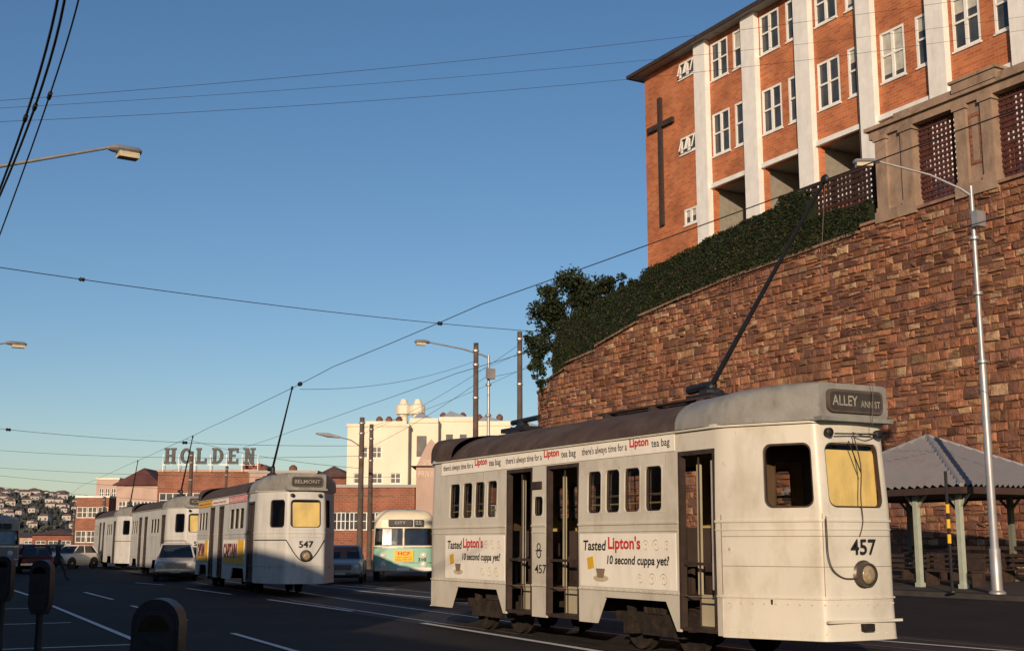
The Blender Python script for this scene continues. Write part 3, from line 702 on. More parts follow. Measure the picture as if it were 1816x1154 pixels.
for (a,b,z0,z1,k) in wl:
    w=MB(); t=.13
    def fb(u0,u1,v0,v1,d0=-.0,d1=-.10): w.boxb(FX-d0,FX-d1,-u1,-u0,v0,v1)
    e_=.004
    fb(a+e_,a+t,z0+e_,z1-e_);fb(b-t,b-e_,z0+e_,z1-e_);fb(a+t,b-t,z1-t,z1-e_);fb(a+t,b-t,z0+e_,z0+t)
    mu=(a+b)/2; mz=z0+(z1-z0)*.52
    if k in'mac': fb(mu-.09,mu+.09,z0+t,z1-t)
    if k not in'ac': fb(a+t,mu-.09,mz-.05,mz+.05) if k=='m' else fb(a+t,b-t,mz-.05,mz+.05)
    if k=='m': fb(mu+.09,b-t,mz-.05,mz+.05)
    fb(a-.05,b+.05,z0-.09,z0-.003,.08,-.15)
    wo=w.build('window',white,bb,world=True)
    g=MB(); g.face([(FX+.08,-a-t,z0+t),(FX+.08,-b+t,z0+t),(FX+.08,-b+t,z1-t),(FX+.08,-a-t,z1-t)]); g.build('pane',gdark,wo,world=True)
    if rw.random()<.6:
        g=MB(); h=rw.choice([.3,.5,.45,.95]); g.face([(FX+.075,-a-t,z1-t-(z1-z0)*h*.85),(FX+.075,-b+t,z1-t-(z1-z0)*h*.85),(FX+.075,-b+t,z1-t),(FX+.075,-a-t,z1-t)]); g.build('blind',gblind,wo,world=True)
    if k=='a':
        for (p,r_) in((a+t,mu-.05),(mu+.05,b-t)):
            g=MB(); T0,T1_=(FX-.05,-p-.03,z1-t),(FX-.05,-r_+.03,z1-t); B0,B1=(FX-.26,-p-.03,z0+t+.05),(FX-.26,-r_+.03,z0+t+.05)
            for s_,e_2 in((T0,B0),(T1_,B1),(B0,B1),(T0,T1_)): g.beam(s_,e_2,.06,.05)
            g.build('awning_sash',white,wo,world=True)
for (a,b) in PY:
    w=MB(); w.boxb(FX-PD,FX-.002,b,a,10.,zE-.01); w.build('pilaster',white,bb,world=True)
for i in range(len(PY)-1):
    a,b=PY[i][1]-.01,PY[i+1][0]+.01
    w=MB(); w.boxb(FX-.20,FX+.0,b,a,rC1,rC1+.28); w.build('lintel',white,bb,world=True)
    w=MB(); w.boxb(FX-.25,FX+.3,b,a,rC0-.55,rC0-.003); w.build('balcony_edge',white,bb,world=True)
w=MB(); w.boxb(FX+3.0,FX+3.2,yN,PY[0][1],rC0-.5,rC1+.4); w.build('loggia_back_wall',brick,bb,world=True)
w=MB(); w.boxb(FX+.36,FX+3.0,yN,PY[0][1],rC1+.02,rC1+.1); w.boxb(FX+.36,FX+3.0,yN,PY[0][1],rC0-.1,rC0-.02);
for i in range(len(PY)): w.boxb(FX+.36,FX+2.99,PY[i][1],PY[i][1]+.25,rC0,rC1)
w.build('loggia_lining',mat('loggia_paint',(.26,.24,.20),.8),bb,world=True)
for i in range(len(PY)-1):
    a,b=PY[i][1],PY[i+1][0]; c=(a+b)/2-.3; w=MB(); w.boxb(FX+2.93,FX+2.99,c-.9,c+.9,rC0+.5,rC1-.4); wo=w.build('window',white,bb,world=True)
    g=MB()
    for k in(-.6,0,.6): g.boxb(FX+2.90,FX+2.925,c+k-.23,c+k+.23,rC0+.6,rC1-.5)
    g.build('pane',gdark,wo,world=True)
for (px,py) in((1318,200),(1523,200)):
    w=MB(); y=Y_(px,py,FX-.25); w.tube([(FX-.2,y,12),(FX-.2,y,zE-.1)],.06,6); w.build('downpipe',mat('downpipe_dark',(.07,.05,.045),.6),bb,world=True)
OV=.75
w=MB(); w.boxb(FX-OV,FX+14,yN-1,yF+.8,zE,zE+.12); w.build('soffit',mat('soffit_paint',(.36,.34,.30),.8),bb,world=True)
w=MB(); w.boxb(FX-OV-.12,FX-OV,yN-1,yF+.8,zE-.03,zE+.20); w.boxb(FX-OV-.12,FX+14,yF+.8,yF+.92,zE-.03,zE+.20); w.build('gutter',darkw,bb,world=True)
w=MB(); z=zE+.125
p=[(FX-OV,yN-1,z),(FX+14,yN-1,z),(FX+14,yF+.8,z),(FX-OV,yF+.8,z)]; r1=(FX+6.2,yN+7,z+1.5); r2=(FX+6.2,yF-6.4,z+1.5)
w.face([p[0],p[3],r2,r1]);w.face([p[3],p[2],r2]);w.face([p[2],p[1],r1,r2]);w.face([p[1],p[0],r1]); w.build('roof',tile,bb,world=True)
w=MB(); y=Y_(1173,290,FX-.1); z0=onX(1175,400,FX-.1).z; z1=onX(1170,175,FX-.1).z; za=onX(1172,223,FX-.1).z; ya,yb2=Y_(1150,226,FX-.1),Y_(1195,216,FX-.1)
w.boxb(FX-.25,FX-.05,y-.17,y+.17,z0,z1); w.boxb(FX-.255,FX-.055,yb2,ya,za-.17,za+.17); w.build('cross',darkw,bb,world=True)

# ---------------------------------------------------------------- concrete colonnade with lattice
cb=empty('concrete_colonnade',(40.4,38,15.7),0,'weathered concrete pillars and beam with dark lattice panels on the wall top','balustrade')
CX=40.1
def zc(px,py): return onX(px,py,CX).z
zb_=15.8; zt_=zc(1700,178)
for (a,b) in [(1556,1622),(1700,1768),(1850,1925)]:
    q=MB(); ya,yb2=onX(a,270,CX).y,onX(b,270,CX).y; s=(ya-yb2)
    for (y0,y1) in((yb2,yb2+s*.3),(ya-s*.3,ya)):
        q.boxb(CX-.15,CX+.7,y0,y1,zb_+.4,zt_-.5); q.boxb(CX-.22,CX+.75,y0-.07,y1+.07,zt_-.5,zt_-.32); q.boxb(CX-.2,CX+.72,y0-.04,y1+.04,zb_+.2,zb_+.4)
    q.boxb(CX-.02,CX+.6,yb2+s*.3,ya-s*.3,zb_+.202,zt_-.33)
    q.boxb(CX-.25,CX+.8,yb2-.1,ya+.1,zb_-.3,zb_+.2)
    q.build('pillar',concrete,cb,world=True)
q=MB(); ye=onX(1545,250,CX).y
q.boxb(CX-.15,CX+.7,20,ye+.0,zt_-.319,zt_+.05); q.boxb(CX-.3,CX+.85,20,ye+.15,zt_+.05,zt_+.22)
ya,yb2=onX(1697,170,CX).y,onX(1775,140,CX).y; q.boxb(CX-.35,CX+.9,yb2,ya,zt_+.22,zt_+.62); q.boxb(CX-.42,CX+.95,yb2-.1,ya+.1,zt_+.62,zt_+.74)
ya=onX(1590,220,CX).y; q.boxb(CX-.2,CX+.8,20,ya,zt_+.22,zt_+.45)
q.build('beam',concrete,cb,world=True)
ya,yb2=onX(1722,260,CX).y,onX(1744,260,CX).y
q=MB(); 
for (a,b,c,d) in((yb2,ya,zb_+1.0,zb_+1.15),(yb2,ya,zt_-.95,zt_-.8),(yb2,yb2+.12,zb_+1.15,zt_-.95),(ya-.12,ya,zb_+1.15,zt_-.95)): q.boxb(CX-.05,CX-.0205,a,b,c,d)
q.build('brick_inset',brick2,cb,world=True)
def latt(mb,x,y0,y1,z0,z1,st=.26,w=.12):
    y=y0
    while y<y1: mb.boxb(x,x+.04,y,y+w,z0,z1); y+=st
    z=z0
    while z<z1: mb.boxb(x-.045,x-.003,y0,y1,z,z+w); z+=st
for (a,b) in((1622,1700),(1768,1850)):
    ya,yb2=onX(a,270,CX+.3).y,onX(b,250,CX+.3).y; q=MB(); latt(q,CX+.3,yb2,ya,zb_+.1,zt_-.3,.235,.125); q.build('lattice_panel',mat('lattice_red',(.075,.025,.022),.85,.3,3),cb,world=True)
lf=empty('lattice_fence',(41.3,44,15),0,'dark slatted timber lattice fence above the wall between hedge and concrete pillars','fence')
q=MB(); ya,yb2=onX(1410,400,41.).y,onX(1552,350,41.).y; zt2=onX(1500,308,41.).z; latt(q,41.,yb2,ya,14.6,zt2,.27,.15); q.build('lattice_panel',lattice,lf,world=True)
for k in range(5): q=MB(); y=yb2+(ya-yb2)*k/4; q.boxb(41.05,41.17,y-.06,y+.06,14,zt2+.1); q.build('post',darkw,lf,world=True)

# ---------------------------------------------------------------- foliage
def leaf(mb,c,s,rnd,m):
    a=Vector((rnd.gauss(0,1),rnd.gauss(0,1),rnd.gauss(0,1))).normalized(); b=a.orthogonal().normalized(); b.rotate(Matrix.Rotation(rnd.random()*6.28,3,a)); c2=a.cross(b)
    mb.face([c-b*s,c+c2*s*.5,c+b*s,c-c2*s*.5],m)
def pick(rnd): 
    r=rnd.random(); return 0 if r<.58 else 1 if r<.88 else 2 if r<.95 else 3
LM=[leafd,leafm,leafl,leafr]
def hedge(label,pts,dx,n,x0=40.5,seed=1):
    rnd=random.Random(seed); tp=[onX(a,b,x0+dx/2) for a,b in pts]; tp.sort(key=lambda p:p.y)
    h=empty('clipped_hedge',(x0,tp[0].y,wtop(tp[0].y)),0,label,'hedge','hedges along the wall top')
    q=MB()
    def ztop(y):
        for a,b in zip(tp,tp[1:]):
            if a.y<=y<=b.y: return a.z+(b.z-a.z)*(y-a.y)/(b.y-a.y)
        return tp[0].z
    core=MB()
    N=24; ys=[tp[0].y+(tp[-1].y-tp[0].y)*k/N for k in range(N+1)]
    for a,b in zip(ys,ys[1:]):
        za,zb=ztop(a)-.16,ztop(b)-.16; l=wtop((a+b)/2)-.4
        core.hexa([(x0+.10,a,l),(x0+dx,a,l),(x0+dx,b,l),(x0+.10,b,l),(x0+.10,a,max(l+.05,za)),(x0+dx,a,max(l+.05,za)),(x0+dx,b,max(l+.05,zb)),(x0+.10,b,max(l+.05,zb))])
    core.build('hedge_core',leafd,h,world=True)
    for i in range(n):
        y=rnd.uniform(tp[0].y,tp[-1].y); zt=ztop(y)-.04+.03*math.sin(y*2.1)+.02*math.sin(y*6.3); l=wtop(y)
        r=rnd.random()
        if r<.76: x=x0+abs(rnd.gauss(0,.06))-.03*math.sin(y*3+zt*4); z=rnd.uniform(l+.05,max(l+.1,zt))
        elif r<.98: x=x0+rnd.random()*dx; z=zt+rnd.gauss(0,.035)
        else: x=x0-.45-rnd.random()*.12; z=l-rnd.random()**2*.8*max(0,math.sin(y*1.3)*math.sin(y*.41))
        leaf(q,Vector((x,y,z)),rnd.uniform(.045,.085),rnd,pick(rnd))
    q.build('foliage',LM,h,world=True,weld=False)
hedge('tall dark hedge in front of the white pilasters, before the lattice fence',[(1244,436),(1262,424),(1320,398),(1384,368),(1390,352),(1432,338),(1436,352)],.8,17000,x0=40.15,seed=2)
hedge('low dark hedge strip at the foot of the lattice fence',[(1436,392),(1480,375),(1520,368),(1548,356)],.7,6000,x0=40.15,seed=12)
hedge('long lower hedge under the brick corner, left of the tall hedge',[(1040,552),(1090,526),(1145,498),(1150,482),(1200,460),(1246,437)],1.2,17000,x0=40.35,seed=3)
hedge('end hedge beside the leafy tree at the wall corner',[(992,622),(1000,588),(1040,553)],1.2,7000,x0=40.35,seed=4)
def tree(name,label,base,H,crowns,nl,ls,group=None,trunk=.25,seed=1):
    rnd=random.Random(seed); t=empty(name,base,0,label,'tree',group); b=Vector(base)
    q=MB(); 
    q.tube([(0,0,-.6),(.05,.02,H*.25),(.1,-.05,H*.5)],[trunk,trunk*.75,trunk*.45],8)
    for (c,r) in crowns: q.tube([(.05,0,H*.25),Vector(c)*.6+Vector((0,0,H*.1)),Vector(c)],[trunk*.45,trunk*.25,.03],6)
    q.build('trunk',bark,t,smooth=50)
    q=MB(); tot=sum(r**2 for c,r in crowns)
    for (c,r) in crowns:
        c=Vector(c); nc=max(6,int(16*r))
        for k in range(nc):
            d=Vector((rnd.gauss(0,1),rnd.gauss(0,1),rnd.gauss(0,1))).normalized(); cc=c+d*r*rnd.uniform(.35,1.0); rr=r*rnd.uniform(.22,.45)
            mm=rnd.choice([0,0,0,1,1])
            for i in range(int(nl*r*r/tot/nc)):
                d2=Vector((rnd.gauss(0,1),rnd.gauss(0,1),rnd.gauss(0,.8))).normalized()
                leaf(q,cc+d2*rr*rnd.uniform(.5,1.15),rnd.uniform(.6,1.3)*ls,rnd,mm if rnd.random()<.7 else pick(rnd))
    q.build('crown',LM,t,weld=False); return t
def rz_(r,z,d=0): return (r*cA+d*sA,-r*sA+d*cA,z)
tree('leafy_tree','dark rounded leafy tree at the far corner of the stone wall',(41.9,68.6,11.6),5,[(rz_(-.2,6.3),1.6),(rz_(-1.6,4.9),1.6),(rz_(-2.2,3.1,.5),1.2),(rz_(1.3,6.1),1.5),(rz_(2.6,6.3),1.05),(rz_(3.5,6.5),.7),(rz_(4.2,6.7),.45),(rz_(.3,3.9),1.9),(rz_(-2.3,1.6,.6),.8),(rz_(-2.0,.4,.6),.65),(rz_(-1.6,-.6,.5),.5),(rz_(1.8,4.2),1.4),(rz_(-.6,1.8,.4),1.0)],20000,.13,seed=9)

# ---------------------------------------------------------------- shelter
sh=empty('waiting_shelter',(32.4,30.2,.2),0,'open waiting shelter with a grey corrugated pyramid roof before the stone wall','shelter')
ex,ey=3.0,4.0; ez=2.98; az=4.82
q=MB(); corners=[(-ex,-ey),(ex,-ey),(ex,ey),(-ex,ey)]
for i in range(4):
    a=Vector((*corners[i],ez));b=Vector((*corners[(i+1)%4],ez)); n=26; ap=Vector((0,0,az)); nrm=(b-a).cross(ap-a).normalized()
    mid=(a+b)/2; slope=(ap-mid)
    for k in range(n):
        def pt(f,up,v):
            p=a.lerp(b,f); lim=1-abs(2*f-1); return p+slope*lim*v+nrm*up
        f0,f1=k/n,(k+1)/n; fm_=(f0+f1)/2
        q.face([pt(f0,0,0),pt(fm_,.11,0),pt(fm_,.11,1),pt(f0,0,1)]); q.face([pt(fm_,.11,0),pt(f1,0,0),pt(f1,0,1),pt(fm_,.11,1)])
q.build('roof',shroof,sh)
q=MB()
for c in corners: q.tube([(c[0],c[1],ez+.05),(0,0,az+.06)],.08,6)
q.build('hip_capping',galv,sh)
q=MB()
for i in range(4): q.beam((*corners[i],ez-.1),(*corners[(i+1)%4],ez-.1),.06,.2)
q.build('fascia',mat('fascia_brown',(.05,.03,.025),.7),sh)
q=MB(); q.boxb(-ex+.05,ex-.05,-ey+.05,ey-.05,ez-.12,ez-.06); q.build('ceiling',darkw,sh)
for (x,y) in [(-2.5,-3.4),(-2.5,-1.7),(-2.5,0),(-2.5,1.7),(-2.5,3.4),(2.5,-3.4),(2.5,-1.1),(2.5,1.1),(2.5,3.4),(0,3.4)]:
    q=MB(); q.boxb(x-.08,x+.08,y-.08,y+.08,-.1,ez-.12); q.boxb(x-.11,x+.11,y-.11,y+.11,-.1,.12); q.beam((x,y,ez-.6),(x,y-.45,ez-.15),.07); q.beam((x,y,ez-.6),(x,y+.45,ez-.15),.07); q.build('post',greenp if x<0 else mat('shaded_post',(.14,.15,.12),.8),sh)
for (y0,y1) in((-3.3,-.1),(.1,3.3)):
    for z in(.35,.6,.85,1.1): q=MB(); q.boxb(2.45,2.55,y0,y1,z,z+.12); q.build('railing',darkw,sh)
for y in(-2.2,0,2.2):
    for x in (1.9,-1.6):
        bn=MB()
        for k in range(4): bn.boxb(x-.25+k*.12,x-.16+k*.12,y-1.0,y+1.0,.44,.48)
        for k in range(3): bn.boxb(x+.27,x+.30,y-1.0,y+1.0,.55+k*.16,.65+k*.16)
        for s in(-.9,.9): bn.boxb(x-.22,x+.26,y+s-.03,y+s+.03,0,.438); bn.boxb(x+.302,x+.34,y+s-.03,y+s+.03,0,1.0)
        bn.build('bench',darkw,sh)
mp=LD((1688-908)/2245*35.5,35.5,.17)
pm=empty('bus_stop_post',mp,0,'thin dark post with yellow and black bands, before the shelter','post')
zt=zAt(835,35.5,1688)-.17
q=MB(); q.tube([(0,0,0),(0,0,zt)],.045,8); q.build('post',black,pm)
for k in range(3): q=MB(); q.tube([(0,0,1.35+k*.42),(0,0,1.6+k*.42)],.055,8); q.build('yellow_band',yellow,pm)
q=MB(); q.lathe((0,0,0),(0,0,1),[(.12,0),(.12,.04),(.05,.05)],10); q.build('base_plate',black,pm)

# ---------------------------------------------------------------- street lamps and poles
def lamp(base,H,arm,label,ph=.11,hl=.55,drop=.5,box=None,polemat=None):
    l=empty('street_lamp',base,0,label,'street lamp','street lamps')
    q=MB(); q.tube([(0,0,0),(0,0,1.2),(0,0,1.25),(0,0,H*.55),(0,0,H*.56),(0,0,H)],[ph*1.35,ph*1.3,ph,ph*.9,ph*.7,ph*.55],12); q.lathe((0,0,0),(0,0,1),[(ph*2,0),(ph*2,.05),(ph*1.4,.1)],12)
    for z in(.55*H,.72*H,.86*H): q.lathe((0,0,z),(0,0,1),[(ph*.9,0),(ph*1.25,.02),(ph*1.25,.1),(ph*.9,.12)],12)
    q.build('pole',polemat or galv,l,smooth=40)
    a=Vector(arm); q=MB(); q.tube([(0,0,H-drop),(a.x*.12,a.y*.12,H-drop+ (a.z+drop)*.22),(a.x*.45,a.y*.45,H-drop+(a.z+drop)*.62),(a.x,a.y,H+a.z)],[.045,.04,.035,.03],8); q.build('arm',galv,l,smooth=60)
    d=Vector((a.x,a.y,0)).normalized(); e=Vector((a.x,a.y,H+a.z)); n=Vector((-d.y,d.x,0))
    q=MB(); secs=[]
    for t,w,u,dn in((0,.06,.04,.04),(.12,.11,.08,.06),(.3,.15,.10,.07),(.9,.15,.09,.07),(1,.11,.05,.05)):
        c=e+d*hl*t; secs.append([c+n*w*math.cos(k*math.pi/4)+Vector((0,0,1))*((u if math.sin(k*math.pi/4)>0 else dn)*math.sin(k*math.pi/4)) for k in range(8)])
    for s1,s2 in zip(secs,secs[1:]):
        for k in range(8): q.face([s1[k],s1[(k+1)%8],s2[(k+1)%8],s2[k]])
    q.face(secs[0]);q.face(secs[-1]); h=q.build('lamp_head',galv,l,smooth=50)
    q=MB(); c0=e+d*hl*.3;c1=e+d*hl*.92; q.hexa([c0-n*.12-Vector((0,0,.15)),c0+n*.12-Vector((0,0,.15)),c1+n*.12-Vector((0,0,.15)),c1-n*.12-Vector((0,0,.15)),c0-n*.13-Vector((0,0,.05)),c0+n*.13-Vector((0,0,.05)),c1+n*.13-Vector((0,0,.05)),c1-n*.13-Vector((0,0,.05))]); q.build('lens',lens,h)
    if box:
        q=MB(); q.boxb(-.18,.18,-.3,-.1,H-box-.45,H-box); q.boxb(.1,.2,-.22,.05,H-box-.35,H-box-.1); q.build('control_box',galv,l)
    return l
def armvec(base,H,px,py,D):
    p=atD(px,py,D); return (p.x-base[0],p.y-base[1],p.z-(base[2]+H))
b=LD((1768-908)/2246*34.6,34.6,.16); H=zAt(330,34.6,1750)-.16
lamp(b,H,armvec(b,H,1560,287,34.6),'tall grey steel street lamp at right, in front of the stone wall',.115,.75,.3,.8)
for (px,py,z,lab) in((192,262,9.,'street lamp reaching into the upper left of the photo'),(10,608,9.,'second street lamp at the left edge, half way down')):
    d=ray(px,py); f=d.x*sA+d.y*cA; D=(z-CH)/d.z*f; p=atD(px,py,D); b=Vector((.6,p.y-.3,.15)); H=7.9
    lamp(b,H,(p.x-b.x,p.y-b.y,p.z-b.z-H),lab,.11,.62 if px>100 else .75,.9)
b=LD((866-908)/2200*53,53,0); H=zAt(630,53,866)
lamp(b,H,armvec(b,H,762,607,52),'steel street lamp between the two timber poles beside the wall end',.1,.65,.1,.6)
def tpole(px,topy,D,label,r=.17):
    b=LD((px-908)/2215*D,D,0); H=zAt(topy,D,px); l=empty('timber_pole',b,0,label,'pole','timber wire poles')
    q=MB(); q.tube([(0,0,0),(0,0,H*.5),(0,0,H)],[r*1.15,r*1.02,r*.88],10); q.build('pole',woodpole,l,smooth=40)
    q=MB(); 
    for z in(H-.35,H-.9,H-2.2): q.lathe((0,0,z),(0,0,1),[(r*.9,0),(r*1.15,.01),(r*1.15,.07),(r*.9,.08)],10)
    q.build('wire_collar',galv,l); return l,b,H
tpole(843,608,48,'dark timber pole left of the steel lamp, behind the near tram roof',.11)
tpole(922,588,50,'tallest dark timber pole, right beside the end of the stone wall',.115)
l,b,H=tpole(640,740,67,'timber pole carrying a lamp arm, left of the bus',.15)
q=MB(); e=atD(603,775,67)-Vector(b); q.tube([(0,0,H-1.6),(e.x*.5,e.y*.5,e.z-.15),tuple(e)],.04,6); q.build('arm',galv,l)
q=MB(); e2=atD(560,768,67)-Vector(b); q.tube([tuple(e),tuple(e.lerp(e2,.5)),tuple(e2)],[.06,.12,.05],8); q.build('lamp_head',galv,l)
tpole(657,752,74,'second timber pole close behind the one with the lamp arm',.14)
tpole(338,800,95,'dark timber pole standing up behind tram 547 and the rooftop letters',.16)
tpole(187,880,110,'short dark pole at the left beside the far trams',.14)
tpole(401,826,120,'distant dark pole in front of the brick block with letters',.14)
tpole(135,905,120,'thin distant pole at the far left',.12)

# ---------------------------------------------------------------- wires
def wire(pts,r,sag,label,cat='wire',group='overhead wires'):
    P=[]
    for i in range(len(pts)-1):
        a,b=Vector(pts[i]),Vector(pts[i+1]); n=24
        for k in range(n+(1 if i==len(pts)-2 else 0)):
            t=k/n; p=a.lerp(b,t); p.z-=sag*4*t*(1-t); P.append(p)
    o=MB(); o.tube(P,r,5)
    ob=o.build('overhead_wire',wirem,weld=False); tag(ob,label,cat,group); return P
tr=[(*p,6.3) for p in track]; 
wt=wire([Vector(p) for p in tr],.009,.02,'trolley wire running above the near tram track')
wire([(*p,6.3) for p in offpath(track,3.6)],.008,.02,'trolley wire above the farther tram track')
def pw(a,b,r,sag,label): return wire([atD(*a),atD(*b)],r,sag,label)
def insul(P,px,label,r=.07):
    i=min(range(len(P)-1),key=lambda i:abs(proj(P[i])[0]-px))
    j=i+1 if (proj(P[i])[0]-px)*(proj(P[min(i+1,len(P)-1)])[0]-px)<=0 else i-1
    j=max(0,min(len(P)-1,j)); xa,xb=proj(P[i])[0],proj(P[j])[0]; t=(px-xa)/(xb-xa) if xa!=xb else 0; p=P[i].lerp(P[j],t); d=(P[i]-P[j]).normalized()
    o=MB(); o.lathe(p-d*r*1.4,d,[(r*.4,0),(r,r*.6),(r*.6,r*1.4),(r,r*2.2),(r*.4,r*3)],8); tag(o.build('wire_insulator',black,smooth=40),label,'insulator')
P=pw((-400,412,26),(955,588,50),.012,.25,'span wire with two dark insulators crossing the sky at mid height')
insul(P,145,'dark insulator on the span wire at far left',.06); insul(P,780,'dark insulator on the span wire above the street lamp',.08)
insul(wt,532,'dark wire fitting at the trolley pole tip of tram 547',.07)
P=pw((-200,735,70),(640,790,67),.012,.5,'low span wire over the far trams'); insul(P,15,'small insulator on the low span wire at the left edge',.1); insul(P,328,'small insulator above the rooftop letters',.1)
thin='thin cable across the upper sky, %s of three'
pw((-300,200,30),(1900,-30,48),.007,.5,thin%'highest')
pw((-300,208,31),(1900,18,49),.006,.5,thin%'middle')
pw((-300,228,31.5),(1900,40,49.5),.007,.7,thin%'lowest')
for i,(a,b,c,lab) in enumerate((((112,-60),(45,210),(-60,480),'left'),((122,-60),(62,190),(-50,455),'middle'),((150,-60),(88,170),(-40,520),'right'))):
    P=[atD(*a,7),atD(*b,8.5),atD(*c,11)]; n=14; pts=[]
    for k in range(n+1):
        t=k/n; pts.append(P[0]*(2*(t-.5)*(t-1))+P[1]*(-4*t*(t-1))+P[2]*(2*t*(t-.5)))
    o=MB(); o.tube(pts,.009 if i<2 else .006,6); m_=pts[n//2]; o.tube([m_+(pts[n//2-1]-m_)*.12,m_-(pts[n//2-1]-m_)*.12],.016,6); tag(o.build('thick_cable',wirem,weld=False,smooth=60),'thick black cable in the upper left corner, %s strand'%lab,'cable','corner cables')
sp=[((-100,790,90),(640,808,67),.011,.4,'distant span wire above the rooftop letters'),((-100,822,100),(700,845,90),.012,.4,'distant wire left of the brick block'),((-50,838,110),(700,880,90),.012,.4,'distant wire over the far hill'),
 ((843,640,48),(532,690,37.5),.007,.3,'bracing wire from the timber pole to the trolley wire'),((866,665,53),(640,800,67),.009,.2,'wire joining steel lamp to the lamp arm pole'),
 ((843,660,48),(1465,318,16),.005,.2,'feeder wire sloping above the near tram roof'),((1750,510,34.6),(955,745,60),.010,.3,'wire sloping down from the right lamp pole across the wall'),((1750,395,34.6),(1330,600,40),.008,.25,'fine wire from the right lamp pole to mid wall'),
 ((1752,520,34.6),(1350,590,40),.008,.2,'second fine wire in front of the stone wall'),((1755,520,34.6),(1900,480,30),.010,.1,'short wire leaving the right edge from the lamp pole'),((1760,690,34.6),(1250,820,44),.008,.1,'lowest wire across the stone wall'),
 ((1900,620,30),(1000,720,60),.009,.3,'wire crossing the lower stone wall'),((640,760,67),(955,640,62),.009,.3,'wire rising from lamp arm pole to the wall corner'),((922,610,50),(640,770,67),.008,.3,'wire from tallest timber pole down to the left'),
 ((330,778,95),(640,830,67),.012,.3,'wire behind the brick block'),((-50,858,120),(500,900,100),.012,.2,'lowest distant wire at far left'),((866,668,53),(955,645,62),.009,.1,'short wire from the steel lamp to the wall corner'),((1640,460,40),(1900,400,34),.007,.1,'fine wire crossing the wall top at right')]
for s in sp: pw(*s)

# ---------------------------------------------------------------- parking meters
def meter(px,topy,D,label):
    p=atD(px,topy,D); g=.15; H=p.z-g; t=empty('parking_meter',(p.x,p.y,g),-A,label,'parking meter','parking meters on the left kerb')
    q=MB(); q.tube([(0,0,0),(0,0,H-.42)],.03,10); q.lathe((0,0,0),(0,0,1),[(.09,0),(.09,.03),(.035,.06)],12); q.build('post',black,t,smooth=40)
    mg_=mat('meter_grey',(.022,.022,.026),.5,.3,8,.1)
    q=MB(); pr=[(-.055,H-.44),(.055,H-.44),(.085,H-.36),(.085,H-.12)]+[(.085*math.cos(R(a)),H-.085+.085*math.sin(R(a))) for a in range(0,181,20)]+[(-.085,H-.12),(-.085,H-.36)]
    q.prism([(x,-.055,z) for x,z in pr],[(x,.055,z) for x,z in pr]); 
    pr2=[(x*.85,z*.85+(H-.2)*.15) for x,z in pr]; q.prism([(x,-.075,z) for x,z in pr2],[(x,.075,z) for x,z in pr2]); h=q.build('meter_head',mg_,t,smooth=35)
    q=MB(); q.prism([(.055*math.cos(R(a)),-.08,H-.11+.055*math.sin(R(a))) for a in range(0,181,20)],[(.055*math.cos(R(a)),-.07,H-.11+.055*math.sin(R(a))) for a in range(0,181,20)]); q.build('dial_window',glassd,h)
    q=MB(); q.boxb(-.035,.035,-.09,-.075,H-.26,H-.17); q.boxb(-.006,.006,-.098,-.09,H-.25,H-.19); q.build('coin_slot',mg_,h)
meter(285,1060,4.6,'nearest grey parking meter with a rounded head, at the bottom edge')
meter(77,992,10.5,'second parking meter from the right, at the lower left')
meter(10,985,12.5,'parking meter at the left edge of the photo')

